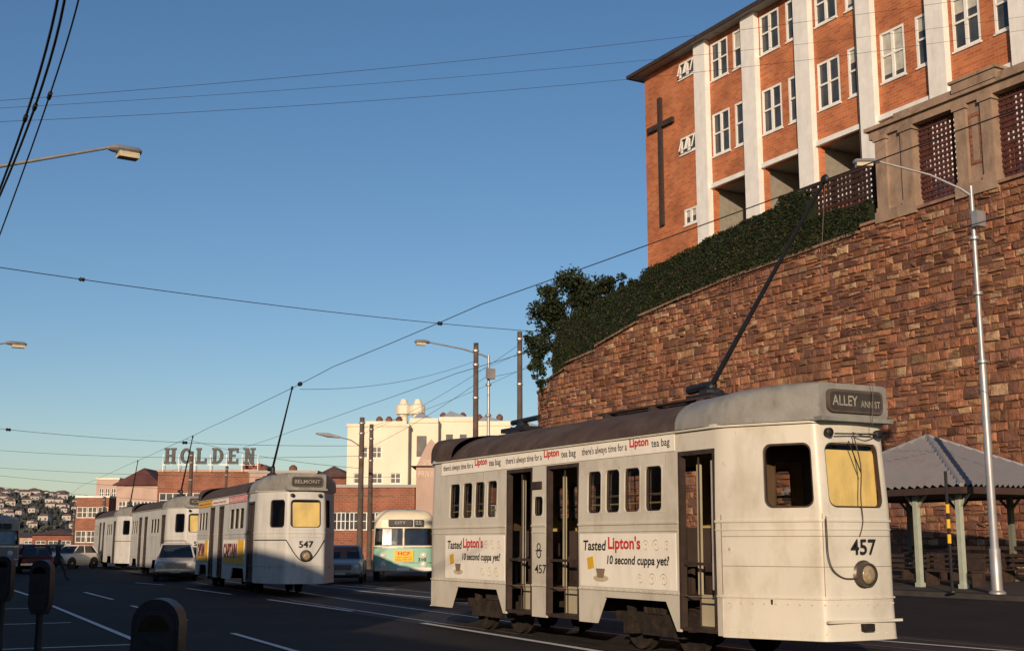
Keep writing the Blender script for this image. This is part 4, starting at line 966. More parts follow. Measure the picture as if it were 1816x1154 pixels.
# ---------------------------------------------------------------- vehicles
def wheel(parent,x,y,r=.3,w=.17):
    s=1 if x>0 else -1
    q=MB(); q.lathe((x,y,r),(s,0,0),[(r*.62,-w),(r*.95,-w),(r,-w*.8),(r,-.03),(r*.93,0),(r*.62,.0),(r*.6,-.03)],20); o=q.build('wheel',rubber,parent,smooth=40)
    q=MB(); q.lathe((x,y,r),(s,0,0),[(r*.6,-.05),(r*.6,-.02),(r*.5,-.03),(r*.25,-.01),(r*.2,.01),(0,.015)],16); q.build('hub_cap',chrome,o,smooth=40)
def loft(mb,secs,m=0):
    for a,b in zip(secs,secs[1:]):
        n=len(a)
        for k in range(n): mb.face([a[k],a[(k+1)%n],b[(k+1)%n],b[k]],m)
    mb.face(secs[0][::-1],m); mb.face(secs[-1],m)
def car(loc,rz,label,paint,L=4.4,W=1.68,H=1.42,boot=True,roofcol=None):
    t=empty('car',loc,rz,label,'car','cars in the street'); w=W/2
    def sec(y,k,zb,zt): return [Vector(p) for p in ((-w*k*.88,y,zb),(-w*k,y,zb+.13),(-w*k*1.0,y,(zb+zt)/2+.05),(-w*k*.97,y,zt-.09),(-w*k*.86,y,zt),(w*k*.86,y,zt),(w*k*.97,y,zt-.09),(w*k,y,(zb+zt)/2+.05),(w*k,y,zb+.13),(w*k*.88,y,zb))]
    h=L/2; q=MB()
    loft(q,[sec(-h,.90,.42,.72),sec(-h+.06,.95,.34,.80),sec(-h+.4,.99,.24,.86),sec(-h+.95,1,.2,.90),sec(-.65,1,.2,.93),sec(.3,1,.2,.94),sec(1.2,1,.2,.93),sec(h-.8,1,.22,.92),sec(h-.1,.96,.3,.85 if boot else .92),sec(h,.9,.42,.74)])
    q.build('body',paint,t,smooth=35)
    f0,r0,f1,r1=-.78,(1.15 if boot else h-.25),-.22,(.82 if boot else h-.6); bw,tw=w*.88,w*.70; zb=.91
    B=[Vector((-bw,f0,zb)),Vector((bw,f0,zb)),Vector((bw,r0,zb)),Vector((-bw,r0,zb))]; T=[Vector((-tw,f1,H-.04)),Vector((tw,f1,H-.04)),Vector((tw,r1,H-.04)),Vector((-tw,r1,H-.04))]
    rf=MB(); loft(rf,[[Vector((p.x*1.02,p.y+(-.03 if p.y<0 else .03),H-.05)) for p in T],[Vector((p.x*.98,p.y,H-.01)) for p in T],[Vector((p.x*.8,p.y*.8+.03,H+.02)) for p in T]])
    for k in range(4): rf.tube([B[k],T[k]],.035,6)
    for sx in(-1,1): rf.tube([(sx*bw,.2,zb),(sx*tw,.28,H-.04)],.028,6)
    rf.build('roof',roofcol or paint,t,smooth=40)
    for nm,k in(('windscreen',0),('rear_window',2)):
        g=MB(); g.face([B[k],B[(k+1)%4],T[(k+1)%4],T[k]]); g.build(nm,glass2,t)
    for k in(1,3):
        g=MB(); g.face([B[k],B[(k+1)%4],T[(k+1)%4],T[k]]); g.build('side_window',glass2,t)
    for sx in(-.36,.36): s=MB(); s.boxb(sx-.22,sx+.22,.0,.12,.6,1.18); s.build('seat',black,t)
    for sy in(-1,1):
        for sx in(-1,1):
            wheel(t,sx*(w+.005),sy*L*.30)
            a=MB(); a.lathe((sx*(w-.02),sy*L*.30,.32),(sx,0,0),[(.38,0),(.38,.024),(0,.024)],20); a.build('wheel_arch',black,t)
    bm=MB(); bm.boxb(-w*.93,w*.93,-h-.07,-h-.0,.40,.50); bm.build('front_bumper',chrome,t); bm=MB(); bm.boxb(-w*.93,w*.93,h,h+.07,.40,.50); bm.build('rear_bumper',chrome,t)
    g=MB()
    for k in range(5): g.boxb(-w*.5,w*.5,-h-.02,-h+.01,.53+.04*k,.545+.04*k)
    g.boxb(-w*.5,w*.5,-h-.012,-h,.52,.72,1); g.build('grille',[chrome,black],t)
    for sx in(-1,1):
        l=MB(); l.lathe((sx*w*.70,-h+.03,.63),(0,-1,0),[(.11,0),(.11,.04),(.09,.06),(0,.075)],14); l.build('headlight',mat('headlamp_glass',(.6,.58,.5),.1,.1),t,smooth=50)
        l=MB(); l.boxb(sx*w*.75-.1,sx*w*.75+.1,h-.01,h+.02,.58,.70); l.build('tail_light',redp,t)
    p=MB(); p.boxb(-.2,.2,-h-.08,-h-.07,.34,.44); p.build('number_plate',mat('plate_cream',(.5,.47,.35)),t)
    return t
cw=mat('car_white',(.68,.66,.60),.3,.04); cwg=mat('car_dull_white',(.42,.42,.40),.3,.05); cbl=mat('car_pale_blue',(.30,.36,.40),.3,.05); cdk=mat('car_dark',(.02,.02,.025),.3,.1); cred=mat('car_red',(.10,.015,.015),.35,.1); cgr=mat('car_grey',(.06,.065,.07),.35,.1)
def place(px,D): return LD((px-908)/2240*D,D,0)
car(place(609,50),-R(24),'pale blue sedan between the bus and tram 547',cbl)
car(place(312,53),-R(14),'dull white sedan facing the camera tight behind tram 547',cwg,H=1.5)
car(place(130,76),-R(50),'small white car at the far left road',cw,L=3.2,W=1.45,H=1.38,boot=False)
car(place(62,66),R(175),'dark red car seen from behind at far left',cred)
car(place(40,84),R(176),'dark sedan farthest left in the distance',cdk)
car(place(98,92),R(176),'dark grey car behind the small white one',cgr)

def make_bus(loc,rz,label,detail=True,low=aqua,up=buscream):
    t=empty('bus',loc,rz,label,'bus'); W=1.24;h=4.8
    S=Shell([(-W,h),(-W,-h),(0,-h-.1),(W,-h),(W,h),(0,h+.1)],[.3,.38,.5,.38,.3,.3],h-.6,.6,1.5,.10,.05,2.55)
    eu=S.u
    a,b=S.at(-W+.12,-h+.02),S.at(W-.12,-h+.02); m=(a+b)/2
    ws=[(a-.1,m-.03,1.42,2.12),(m+.03,b+.1,1.42,2.12)]; sidew_=[]
    for k in range(6):
        y=h-.7-k*1.3; sidew_.append((S.at(-W,y),S.at(-W,y-1.15),1.5,2.15)); sidew_.append((S.at(W,y-1.15),S.at(W,y),1.5,2.15))
    q=MB(); panel(q,S,0,S.u[-1],.38,2.45,ws+sidew_,.06,eu,[.9,1.34],lambda u,v:0 if v<1.34 else 1); q.build('body',[low,up],t,smooth=30)
    q=MB(); secs=[]
    for z,i_ in((2.45,0),(2.62,.05),(2.76,.18),(2.84,.4),(2.88,.7)):
        secs.append([Vector((p.x*(1-i_/W*.9),p.y*(1-i_/h),z)) for p in [S(u,2.45,0) for u in eu[:-1]]])
    loft(q,secs); q.build('roof',up,t,smooth=40)
    for (a_,b_,z0,z1) in ws+sidew_:
        q=MB(); ring(q,S,a_,b_,z0,z1,.03,.10,.006,-.05); wo=q.build('windscreen' if (a_,b_,z0,z1) in ws else 'window',black,t)
        g=MB(); us_=[a_+.02]+[e for e in eu if a_+.02<e<b_-.02]+[b_-.02]
        for u,v in zip(us_,us_[1:]): g.face([S(u,z0,-.04),S(v,z0,-.04),S(v,z1,-.04),S(u,z1,-.04)])
        g.build('pane',glass if detail else glass2,wo)
    q=MB(); strip(q,S,eu,0,S.u[-1],1.32,1.36,0,.012); strip(q,S,eu,0,S.u[-1],.72,.75,0,.01); q.build('moulding',chrome,t)
    yb=-h-.06
    q=MB(); q.boxb(-.62,.35,yb-.06,yb+.3,2.20,2.46); q.boxb(.42,.80,yb-.04,yb+.3,2.20,2.46); d=q.build('destination_sign',black,t)
    if detail:
        dl=mat('dim_lettering',(.40,.38,.33),.7)
        text('lettering','CITY',(-.36,yb-.062,2.28),(1,0,0),(0,0,1),.11,.44,dl,d,bold=.01); text('lettering','25',(.48,yb-.042,2.26),(1,0,0),(0,0,1),.14,.24,dl,d,bold=.01)
        q=MB(); q.boxb(-.36,.42,yb-.07,yb+.0,.78,1.22); ad=q.build('advert_panel',busad,t)
        text('lettering','HCF',(-.22,yb-.072,1.03),(1,0,0),(0,0,1),.15,.5,redp,ad,bold=.03); text('lettering','makes getting',(-.30,yb-.072,.92),(1,0,0),(0,0,1),.06,.66,black,ad); text('lettering','better BETTER',(-.30,yb-.072,.83),(1,0,0),(0,0,1),.06,.66,black,ad)
        text('fleet_number','310',(.60,yb+.02,.80),(1,0,0),(0,0,1),.13,.32,black,t,bold=.015,th=.06)
    for sx in(-1,1):
        for (o_,z) in((.82,1.02),(.82,.66)):
            l=MB(); l.lathe((sx*o_,yb+.10,z),(0,-1,0),[(.13,0),(.13,.10),(.10,.12),(0,.135)],14); l.build('headlight',mat('headlamp_glass',(.6,.58,.5),.1,.1),t,smooth=50)
    for k,x in enumerate((-.35,0,.35)): 
        l=MB(); l.lathe((x,yb+.30,2.62),(0,-1,0),[(.05,0),(.05,.06),(0,.08)],8); l.build('roof_marker',redp,t)
    q=MB(); q.boxb(-1.15,1.15,yb-.06,yb+.12,.42,.55); q.build('bumper',galv,t); q=MB(); q.boxb(-.25,.25,yb-.09,yb-.062,.42,.54); q.build('number_plate',white,t)
    for y in(-h+1.6,h-1.8):
        for sx in(-1,1): wheel(t,sx*(W+.01),y,.46,.25)
    q=MB(); q.boxb(-W+.1,W-.1,-h+.1,h-.1,.45,.6); q.build('floor',black,t)
    for k in range(5): 
        for sx in(-.65,.65): q=MB(); q.boxb(sx-.4,sx+.4,-1.6+k*1.3,-1.5+k*1.3,.6,1.55); q.build('seat',darkw,t)
    return t
bl=place(711,54); bl=bl+Vector((sA,cA,0))*2
bus=make_bus(bl,-R(24.5),'cream and aqua bus facing the camera with route 25 sign and yellow advert')
make_bus(place(-22,66),-R(4),'dull grey bus cut off by the left edge of the photo',False,busdull,busdull2)

# ---------------------------------------------------------------- people
def person(label,loc,rz,joints,rad,edges,mats,zones,group=None,scale=1.):
    me=bpy.data.meshes.new('person'); names=list(joints); me.from_pydata([joints[n] for n in names],[(names.index(a),names.index(b)) for a,b in edges],[])
    o=bpy.data.objects.new('p_tmp',me); COL.objects.link(o); md=o.modifiers.new('S','SKIN'); o.modifiers.new('U','SUBSURF').levels=1
    for i,n in enumerate(names):
        sv=me.skin_vertices[0].data[i]; sv.radius=rad[n] if isinstance(rad[n],tuple) else (rad[n],rad[n]); sv.use_root=(n=='pelvis')
    bpy.context.view_layer.update(); m2=bpy.data.meshes.new_from_object(o.evaluated_get(bpy.context.evaluated_depsgraph_get())); bpy.data.objects.remove(o)
    m2.materials.clear()
    for m in mats: m2.materials.append(m)
    for p in m2.polygons: p.material_index=zones(p.center); p.use_smooth=True
    ob=bpy.data.objects.new('person',m2); COL.objects.link(ob); ob.location=loc; ob.rotation_euler=(0,0,rz); ob.scale=(scale,)*3
    return tag(ob,label,'person',group)
skin=mat('skin',(.42,.26,.18),.6,.1); cloth=mat('dark_suit',(.03,.03,.035),.8,.2); shirt=mat('pale_shirt',(.45,.45,.42),.8,.1); hairm=mat('hair_dark',(.03,.02,.015),.7,.2)
def std(walk=.0,sit=False):
    J=dict(pelvis=(0,0,.95),waist=(0,0,1.1),chest=(0,0,1.33),neck=(0,0,1.48),head=(0,-.02,1.60),crown=(0,-.01,1.70),nose=(0,-.10,1.60))
    Rr=dict(pelvis=(.15,.11),waist=(.13,.10),chest=(.17,.11),neck=.055,head=(.075,.09),crown=.065,nose=.018)
    E=[('pelvis','waist'),('waist','chest'),('chest','neck'),('neck','head'),('head','crown'),('head','nose')]
    for s,k in((-1,'l'),(1,'r')):
        f=walk*s
        if sit: J.update({'hip'+k:(s*.1,0,.90),'knee'+k:(s*.13,-.42,.92),'ank'+k:(s*.13,-.45,.52),'toe'+k:(s*.13,-.62,.48)})
        else: J.update({'hip'+k:(s*.09,0,.88),'knee'+k:(s*.1,-f*.22-.03,.48),'ank'+k:(s*.1,-f*.42+.05,.09),'toe'+k:(s*.11,-f*.42-.12,.04)})
        Rr.update({'hip'+k:.095,'knee'+k:.062,'ank'+k:.045,'toe'+k:.04}); E+=[('pelvis','hip'+k),('hip'+k,'knee'+k),('knee'+k,'ank'+k),('ank'+k,'toe'+k)]
        if sit: arm=((s*.2,0,1.40),(s*.24,-.12,1.15),(s*.18,-.38,1.18))
        else: arm=((s*.2,0,1.40),(s*.25,f*.12,1.13),(s*.25,f*.25-.06,.88))
        J.update({'sh'+k:arm[0],'el'+k:arm[1],'wr'+k:arm[2]}); Rr.update({'sh'+k:.06,'el'+k:.045,'wr'+k:.03}); E+=[('chest','sh'+k),('sh'+k,'el'+k),('el'+k,'wr'+k)]
        d=(Vector(arm[2])-Vector(arm[1])).normalized(); pm_=Vector(arm[2])+d*.07; J['palm'+k]=tuple(pm_); Rr['palm'+k]=(.032,.02); E.append(('wr'+k,'palm'+k))
        for i in range(4):
            a_=pm_+d*.03+Vector((0,(i-1.5)*.02,0)); b_=a_+d*(.05+.012*(i in(1,2))); J['f%d%s'%(i,k)]=tuple(a_);J['g%d%s'%(i,k)]=tuple(b_); Rr['f%d%s'%(i,k)]=.009;Rr['g%d%s'%(i,k)]=.007; E+=[('palm'+k,'f%d%s'%(i,k)),('f%d%s'%(i,k),'g%d%s'%(i,k))]
        J['th'+k]=tuple(Vector(arm[2])+d*.06+Vector((0,-.05,0))); Rr['th'+k]=.011; E.append(('palm'+k,'th'+k))
    return J,Rr,E
def zone(c):
    if c.z>1.66 or (c.z>1.56 and c.y>.03 and abs(c.x)<.12): return 2
    if c.z>1.47 : return 1
    if abs(c.x)>.2 and c.z<.86: return 1
    return 0
J,Rr,E=std(1.)
pp=place(102,52); person('person in dark clothes walking across the road at far left',(pp.x,pp.y,0),R(60),J,Rr,E,[cloth,skin,hairm],zone,scale=.98)
J,Rr,E=std(.15)
person('person standing inside the near tram, seen through its front doorway',(11.45,14.4,.85),R(80),J,Rr,E,[cloth,skin,hairm],zone)
J,Rr,E=std(0,True)
dv=Vector((-.55,-4.0,.15)); dv.rotate(Matrix.Rotation(-R(24.5),3,'Z')); person('seated bus driver in a pale shirt behind the windscreen',(bl.x+dv.x,bl.y+dv.y,.15),-R(24.5),J,Rr,E,[shirt,skin,hairm],lambda c:2 if c.z>1.66 else 1 if c.z>1.47 else 0)

# ---------------------------------------------------------------- background buildings
def block(name,label,pxL,pxR,topy,D,depth,m,rows=(),rot=0.,roof=None,cat='building',group=None,trim=None,parapet=True):
    L0,L1=(pxL-908)/2225*D,(pxR-908)/2225*D; z=zAt(topy,D,(pxL+pxR)/2); w=(L1-L0)/2
    c=LD((L0+L1)/2,D,0); t=empty(name,c,-A+rot,label,cat,group)
    holes=[]
    for (n,z0,z1,ww,x0,x1) in rows:
        for k in range(n):
            cx=-w+2*w*(x0+(x1-x0)*(k+.5)/n); holes.append((cx-ww/2,cx+ww/2,z0,z1)); 
    q=MB(); panel(q,lambda u,v,d:Vector((u,-d,v)),-w,w,-.1,z,holes,.25)
    q.face([(-w,0,-.1),(-w,depth,-.1),(-w,depth,z),(-w,0,z)]);q.face([(w,0,-.1),(w,depth,-.1),(w,depth,z),(w,0,z)]);q.face([(w,depth,-.1),(-w,depth,-.1),(-w,depth,z),(w,depth,z)])
    if roof is None: q.face([(-w,0,z-.4),(w,0,z-.4),(w,depth,z-.4),(-w,depth,z-.4)])
    q.build('wall',m,t,weld=False)
    if parapet and roof is None:
        q=MB(); q.boxb(-w-.1,w+.1,-.12,.2,z,z+.25); q.boxb(-w-.1,-w+.2,.2,depth,z,z+.25); q.boxb(w-.2,w+.1,.2,depth,z,z+.25); q.build('parapet',trim or m,t)
    for (a,b,z0,z1) in holes:
        q=MB(); f=.08; q.boxb(a,a+f,.1,.18,z0,z1);q.boxb(b-f,b,.1,.18,z0,z1);q.boxb(a+f,b-f,.1,.18,z0,z0+f);q.boxb(a+f,b-f,.1,.18,z1-f,z1); q.boxb((a+b)/2-.04,(a+b)/2+.04,.1,.18,z0+f,z1-f); q.boxb(a+f,b-f,.11,.17,(z0+z1)/2-.03,(z0+z1)/2+.03); wo=q.build('window',white,t)
        g=MB(); g.face([(a+f,.17,z0+f),(b-f,.17,z0+f),(b-f,.17,z1-f),(a+f,.17,z1-f)]); g.build('pane',gdark,wo)
    if roof is not None:
        q=MB(); o=.5; rz=z+roof[0]; p=[(-w-o,-o,z),(w+o,-o,z),(w+o,depth+o,z),(-w-o,depth+o,z)]; k=min(w,depth/2)*.9
        if w>depth/2: a,b=(-w+k,depth/2,rz),(w-k,depth/2,rz); q.face([p[0],p[1],b,a]);q.face([p[1],p[2],b]);q.face([p[2],p[3],a,b]);q.face([p[3],p[0],a])
        else: a,b=(0,k,rz),(0,depth-k,rz); q.face([p[0],p[1],a]);q.face([p[1],p[2],b,a]);q.face([p[2],p[3],b]);q.face([p[3],p[0],a,b])
        q.face(p); q.build('roof',roof[1],t)
    return t,w,z
def loc_(t,px,py,D):
    rel=atD(px,py,D)-t.location; rel.rotate(Matrix.Rotation(A,3,'Z')); return rel
def venton(t,px,topy,D,s=.62):
    v=loc_(t,px,topy,D); q=MB(); q.lathe((v.x,v.y,v.z-2.2),(0,0,1),[(.26*s,0),(.26*s,1.55),(.55*s,1.6),(.55*s,1.95),(.2*s,2.2)],10); q.build('roof_vent',rustv,t)
t,w,z=block('cream_works_building','large cream flat-roofed building with small rusty ventilators and two roof tanks left of the wall',613,722,756,118,40,creamw,[(2,9.4,10.5,.9,.15,.6),(3,7.0,8.0,1.0,.05,.95),(3,4.4,5.8,1.1,.05,.95)])
q=MB(); v0=loc_(t,650,744,119);v1=loc_(t,722,755,119); q.boxb(v0.x,v1.x,.4,12,z-.1,z+.55); q.build('raised_parapet',creamw,t)
for px in(673,690,708): venton(t,px,738,124)
for px in(716,741):
    v=loc_(t,px,708,132); q=MB(); q.lathe((v.x,v.y,v.z-3.6),(0,0,1),[(.5,0),(.5,1.9),(.8,2.0),(.8,2.9),(.5,3.1),(.3,3.6)],12); q.build('roof_tank',creamw,t,smooth=30)
X_=w+.002
for (pa,pb,ty,yo,wins_) in ((722,775,744,1.5,((.25,.6),)),(775,838,739,3.0,((.2,.4),(.6,.8))),(838,905,744,4.5,((.2,.5),)),(905,985,752,6,())):
    x0=loc_(t,pa,800,118).x; x1=loc_(t,pb,800,118).x; zz=loc_(t,(pa+pb)/2,ty,120).z; x0=max(x0,X_); X_=x1+.002
    q=MB(); q.boxb(x0,x1,yo,36,-.1,zz); q.boxb(x0,x1,yo-.12,yo-.003,zz-.35,zz+.1); bwg=q.build('stepped_wing',creamw,t)
    q=MB(); q.prism([(x0+.1,yo+1,zz),(x1-.1,yo+1,zz),(x0+.3*(x1-x0),yo+1,zz+.8)],[(x0+.1,35,zz),(x1-.1,35,zz),(x0+.3*(x1-x0),35,zz+.8)]); q.build('wing_roof',bluerf,t)
    for (a_,b_) in wins_:
        q=MB(); q.boxb(x0+(x1-x0)*a_,x0+(x1-x0)*b_,yo-.02,yo-.002,zz-3.6,zz-1.6); q.build('window',gdark,t)
for px in(748,786,803,821,850,886): venton(t,px,731 if px<840 else 734,126)
t,w,z=block('pink_gabled_shop','pink gabled building with faded painted words, in front of the cream building',737,790,826,104,20,pinkw,[],parapet=False,roof=(.01,tile))
zp=zAt(778,104,762)-z
q=MB(); pl=[(-w,z),(w,z),(w*.6,z+zp*.45),(w*.25,z+zp*.85),(0,z+zp),(-w*.25,z+zp*.85),(-w*.6,z+zp*.45)]; q.prism([(x,-.05,zz) for x,zz in pl],[(x,.4,zz) for x,zz in pl]); q.build('gable',pinkw,t)
text('painted_words','SMITH',(-w*.55,-.06,z+.1),(1,0,0),(0,0,1),.45,w*1.0,palep,t,bold=.0)
text('painted_words','PRIVATE',(-w*.85,-.02,z-.9),(1,0,0),(0,0,1),.5,w*1.5,palep,t,bold=.0)
t,w,z=block('brick_block','red brick block carrying large rooftop letters, behind tram 547',277,452,836,135,25,brick3,[(7,5.2,6.8,1.5,.02,.98),(7,1.8,3.4,1.5,.02,.98)],trim=pinkw)
q=MB(); q.boxb(w*.55,w*.95,4,9,z-.4,z+1.1); q.build('plant_room',brick2,t)
sg=empty('rooftop_sign',tuple(LD((368-908)/2225*134,134,z)),-A,'large dark rooftop letters spelling HOLDEN on an open frame','sign')
H_=zAt(794,134,368)-zAt(822,134,368); zb1=zAt(822,134,368)-z; wd=170/2225*134
sgm=mat('sign_grey',(.06,.057,.058),.6)
cell=wd/6; lw=cell*.74; st=H_*.20; sf=H_*.13
def letter(ch,x):
    q=MB(); D0_,D1_=-.12,.12
    def bx(a,b,c,d,e=0.): q.boxb(x+a,x+b,D0_-e,D1_+e,zb1+c,zb1+d)
    def serif(cx,zc_): bx(cx-st*.85,cx+st*.85,zc_,zc_+sf,.004)
    if ch=='H':
        for cx in(st*.85,lw-st*.85): bx(cx-st/2,cx+st/2,sf*.5,H_-sf*.5); serif(cx,0); serif(cx,H_-sf)
        bx(st*1.3,lw-st*1.3,H_*.44,H_*.58)
    elif ch=='O':
        n=14
        for k in range(n):
            a0,a1=2*math.pi*k/n,2*math.pi*(k+1)/n; o=[]
            for a in(a0,a1):
                o.append((x+lw/2+lw/2*math.cos(a),zb1+H_/2+H_/2*math.sin(a))); o.append((x+lw/2+(lw/2-st)*math.cos(a),zb1+H_/2+(H_/2-st*.9)*math.sin(a)))
            q.prism([(p[0],D0_,p[1]) for p in (o[0],o[2],o[3],o[1])],[(p[0],D1_,p[1]) for p in (o[0],o[2],o[3],o[1])])
    elif ch=='L':
        bx(st*.35,st*1.35,sf*.5,H_-sf*.5); serif(st*.85,H_-sf); bx(0,lw*.9,0,sf*1.2,.004); bx(lw*.9-st*.6,lw*.9,sf*1.2,H_*.34)
    elif ch=='D':
        bx(st*.35,st*1.35,sf*.5,H_-sf*.5); n=10; bx(0,lw*.45,0,sf,.004); bx(0,lw*.45,H_-sf,H_,.004)
        for k in range(n):
            a0,a1=-math.pi/2+math.pi*k/n,-math.pi/2+math.pi*(k+1)/n; o=[]
            for a in(a0,a1):
                o.append((x+lw*.42+lw*.55*math.cos(a),zb1+H_/2+H_/2*math.sin(a))); o.append((x+lw*.42+(lw*.55-st)*math.cos(a),zb1+H_/2+(H_/2-st*.8)*math.sin(a)))
            q.prism([(p[0],D0_,p[1]) for p in (o[0],o[2],o[3],o[1])],[(p[0],D1_,p[1]) for p in (o[0],o[2],o[3],o[1])])
    elif ch=='E':
        bx(st*.35,st*1.35,sf*.5,H_-sf*.5); bx(0,lw*.9,0,sf*1.2,.004); bx(0,lw*.9,H_-sf*1.2,H_,.004); bx(st*1.35,lw*.65,H_*.44,H_*.58); bx(lw*.9-st*.6,lw*.9,sf*1.2,H_*.32); bx(lw*.9-st*.6,lw*.9,H_*.68,H_-sf*1.2)
    elif ch=='N':
        for cx in(st*.85,lw-st*.85): bx(cx-st*.4,cx+st*.4,sf*.5,H_-sf*.5)
        serif(st*.85,0); serif(st*.7,H_-sf); serif(lw-st*.85,H_-sf)
        A_=[(x+st*.3,H_),(x+st*1.5,H_),(x+lw-st*.4,0),(x+lw-st*1.6,0)]
        q.prism([(a,D0_-.006,zb1+b) for a,b in A_],[(a,D1_+.006,zb1+b) for a,b in A_])
    q.build('letter',sgm,sg)
for i,ch in enumerate('HOLDEN'): letter(ch,-wd/2+cell*i+cell*.13)
q=MB(); 
for k in range(7): x=-wd/2+wd*k/6; q.beam((x,.35,0),(x,.35,zb1+H_*.6),.05); q.beam((x,.35,zb1+H_*.5),(x,1.8,0),.05)
q.beam((-wd/2,.3,zb1-.08),(wd/2,.3,zb1-.08),.07)
q.build('sign_frame',galv,sg)
block('long_low_building','long low brick building with a white window band behind the bus',452,735,864,112,18,brick3,[(12,2.6,4.2,1.6,.02,.98)],trim=greyw)
t,w,z=block('grey_roof_shed','flat pinkish building above the low brick one, right of the rooftop letters',440,560,838,128,20,pinkw,[(7,6.0,7.2,1.0,.05,.95)],trim=greyw)
for px in(470,520): venton(t,px,824,134,.8)
block('small_brick_store','small dark brick store with a grey hipped roof beside the timber poles',562,612,846,124,16,brick2,[(3,5.2,6.4,.8,.05,.95)],roof=(1.2,tile))
block('red_hipped_house','building with a dark red hipped roof left of the brick block',205,278,860,150,16,pinkw,[(5,5.2,6.4,.9,.05,.95),(5,2.4,3.8,.9,.05,.95)],roof=(2.2,mat('dark_red_tile',(.12,.045,.04),.9,.3,.5)))
block('tall_pink_building','narrow pink building with pale trim at the left of the far roofs',168,208,850,170,14,pinkw,[(3,7.5,8.8,.7,.1,.9),(3,4.4,5.8,.7,.1,.9)],trim=creamw)
block('white_orange_building','two storey building with white balconies at far left',134,192,882,160,14,brick3,[(3,4.6,6,1.5,.05,.95),(3,1.5,3,1.5,.05,.95)],trim=white)
block('brown_shed','low brown shed in the distance at far left',60,134,948,190,14,brick2,[(3,.8,1.8,1.5,.05,.95)],roof=(1.0,tile))
block('tan_shed','long low rusty roofed shed below the houses on the hill',-60,75,952,230,14,pinkw,[(4,.8,1.8,1.5,.05,.95)],roof=(1.0,tile))
block('dark_warehouse','dark brick warehouse behind the near tram beside the wall',800,962,860,100,14,brick2,[(4,2.5,4.5,1.5,.05,.95)],trim=darkw)
def shop(label,y0,y1,x1,h,m):
    t=empty('shop_row',(x1,(y0+y1)/2,.15),0,label,'building','shops on the near side'); w=(y1-y0)/2
    holes=[]; n=max(2,int(2*w/4)); 
    for k in range(n):
        c=-w+2*w*(k+.5)/n; holes.append((c-1.3,c+1.3,.5,2.6)); 
        if h>5.5: holes.append((c-.6,c+.6,3.9,5.3))
    q=MB(); panel(q,lambda u,v,d:Vector((d,u,v)),-w,w,-.1,h,holes,.2)
    q.face([(0,-w,0),(-12,-w,0),(-12,-w,h),(0,-w,h)]);q.face([(0,w,0),(-12,w,0),(-12,w,h),(0,w,h)]);q.face([(-12,-w,0),(-12,w,0),(-12,w,h),(-12,-w,h)]);q.face([(0,-w,h-.3),(0,w,h-.3),(-12,w,h-.3),(-12,-w,h-.3)])
    q.build('wall',m,t,weld=False)
    for (a,b,z0,z1) in holes: g=MB(); g.boxb(-.2,-.16,a,b,z0,z1); g.build('window',gdark,t)
    q=MB(); q.boxb(.01,2.6,-w,w,2.9,3.1); q.build('awning',greyw,t)
shop('low cream shop row behind the camera',-40,-1,-8,6.2,creamw)
shop('two storey brick shop row left of the camera',-1+.5,40,-8,8.55,brick2)
shop('two storey grey shop row farther along on the left',40.5,100,-8,8.8,greyw)

# ---------------------------------------------------------------- far hill with houses
q=MB(); rnd=random.Random(11); D0=900
def hz(px,k):
    top={-200:872,-50:872,20:876,60:878,100:882,140:888,200:905,300:935,500:958}
    ks=sorted(top); 
    for a,b in zip(ks,ks[1:]):
        if a<=px<=b: y=top[a]+(top[b]-top[a])*(px-a)/(b-a); break
    zt=zAt(y,D0+160,px); return zt*(math.sin(k*math.pi/2))
gx=list(range(-200,501,20))
def hp(px,k): D=D0-60+220*k; return LD((px-908)/2225*D,D,hz(px,k)-.5)
for a,b in zip(gx,gx[1:]):
    for k in range(8): q.face([hp(a,k/8),hp(b,k/8),hp(b,(k+1)/8),hp(a,(k+1)/8)])
tag(q.build('far_hill',hhaze,smooth=60),kind='structure')
hw_=mat('house_white',(.44,.41,.38),.8,.1); hr1=mat('house_roof_dull',(.15,.10,.095),.8,.2)
def house():
    t=empty('hill_house',(0,0,0)); q=MB(); q.boxb(-4,4,-3,3,-1,3.6); q.build('wall',hw_,t)
    q=MB(); p=[(-4.6,-3.6,3.6),(4.6,-3.6,3.6),(4.6,3.6,3.6),(-4.6,3.6,3.6)];a,b=(-1.5,0,5.4),(1.5,0,5.4); q.face([p[0],p[1],b,a]);q.face([p[1],p[2],b]);q.face([p[2],p[3],a,b]);q.face([p[3],p[0],a]); q.build('roof',hr1,t)
    for x in(-2,2): q=MB(); q.boxb(x-.7,x+.7,-3.05,-3.01,.8,2.2); q.build('window',gdark,t)
    return t
h0=house()
for i in range(64):
    px=rnd.uniform(-20,155); k=rnd.uniform(.15,.95); p=hp(px,k); o=h0 if i==0 else copy_tree(h0)
    o.location=p+Vector((0,0,1.6)); o.rotation_euler=(0,0,-A+rnd.uniform(-.6,.6)); s=rnd.uniform(.6,1.0); o.scale=(s,s,s)
    tag(o,'small pale house with a hipped roof among trees on the far hill','house','houses on the far hill')
q=MB()
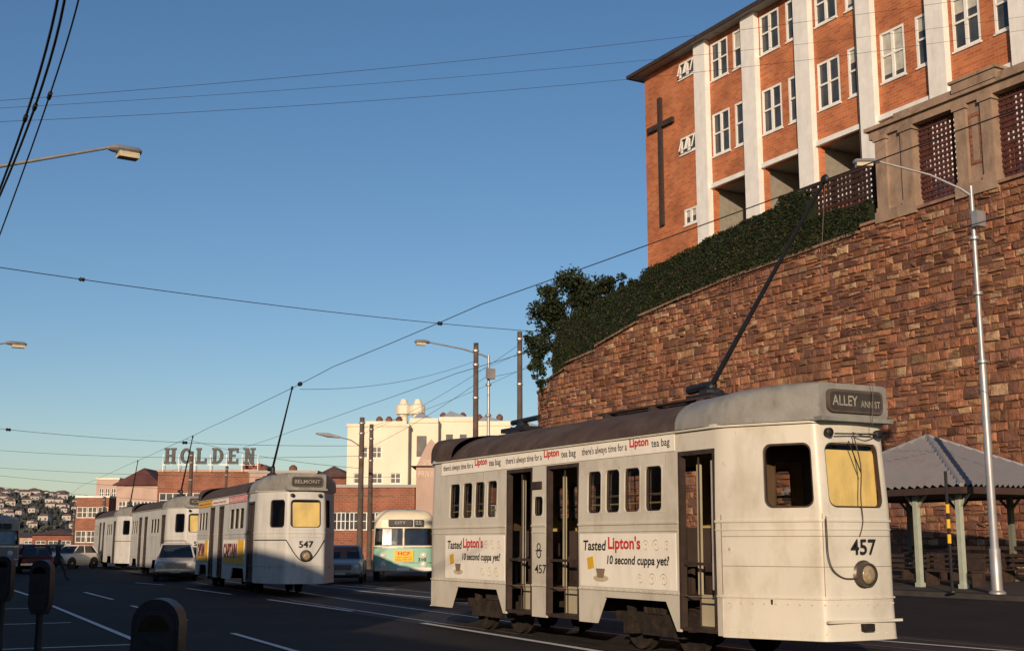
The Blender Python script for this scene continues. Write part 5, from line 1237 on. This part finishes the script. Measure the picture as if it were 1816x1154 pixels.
for i in range(2600):
    px=rnd.uniform(-60,260); k=rnd.uniform(.1,1); p=hp(px,k); r=rnd.uniform(1.5,3.5); 
    for j in range(3): leaf(q,p+Vector((rnd.gauss(0,2),rnd.gauss(0,2),rnd.uniform(0,2.6))),r*.8,rnd,rnd.choice([0,0,1]))
tag(q.build('hill_trees',[hgreen2,hhaze],weld=False),'dark trees covering the far hill','trees',kind='stuff')

# ---------------------------------------------------------------- light, sky, camera
sd=Vector((-.60,-.80,0)).normalized(); el=R(13); S_=Vector((sd.x*math.cos(el),sd.y*math.cos(el),math.sin(el)))
L=bpy.data.lights.new('sun','SUN'); L.energy=4.5; L.angle=R(.5); L.color=(1,.76,.53); lo=bpy.data.objects.new('sun',L); COL.objects.link(lo); lo.rotation_euler=(S_).to_track_quat('Z','Y').to_euler()
wd_=bpy.data.worlds.new('World'); bpy.context.scene.world=wd_; wd_.use_nodes=True; nt=wd_.node_tree; bg=nt.nodes['Background']
sk=nt.nodes.new('ShaderNodeTexSky'); sk.sky_type='NISHITA'; sk.sun_disc=False; sk.sun_elevation=el; sk.sun_rotation=math.atan2(sd.x,sd.y); sk.air_density=1.; sk.dust_density=.4; sk.ozone_density=3.
mx=nt.nodes.new('ShaderNodeMix'); mx.data_type='RGBA'; mx.blend_type='MULTIPLY'; mx.inputs['Factor'].default_value=1; mx.inputs['B'].default_value=(1.12,1.02,1.02,1)
hs_=nt.nodes.new('ShaderNodeHueSaturation'); hs_.inputs['Saturation'].default_value=1.12; hs_.inputs['Value'].default_value=1.0
nt.links.new(sk.outputs[0],hs_.inputs['Color']); nt.links.new(hs_.outputs[0],mx.inputs['A']); nt.links.new(mx.outputs['Result'],bg.inputs['Color']); bg.inputs['Strength'].default_value=.10
c=bpy.data.cameras.new('camera'); co=bpy.data.objects.new('camera',c); COL.objects.link(co); c.sensor_width=36; c.lens=F/1816*36; c.clip_end=6000; c.clip_start=.1
co.location=CAM; co.rotation_euler=(R(90)+TH,0,-A); bpy.context.scene.camera=co
bpy.context.scene.view_settings.view_transform='Standard'; bpy.context.scene.view_settings.look='None'; bpy.context.scene.view_settings.exposure=0
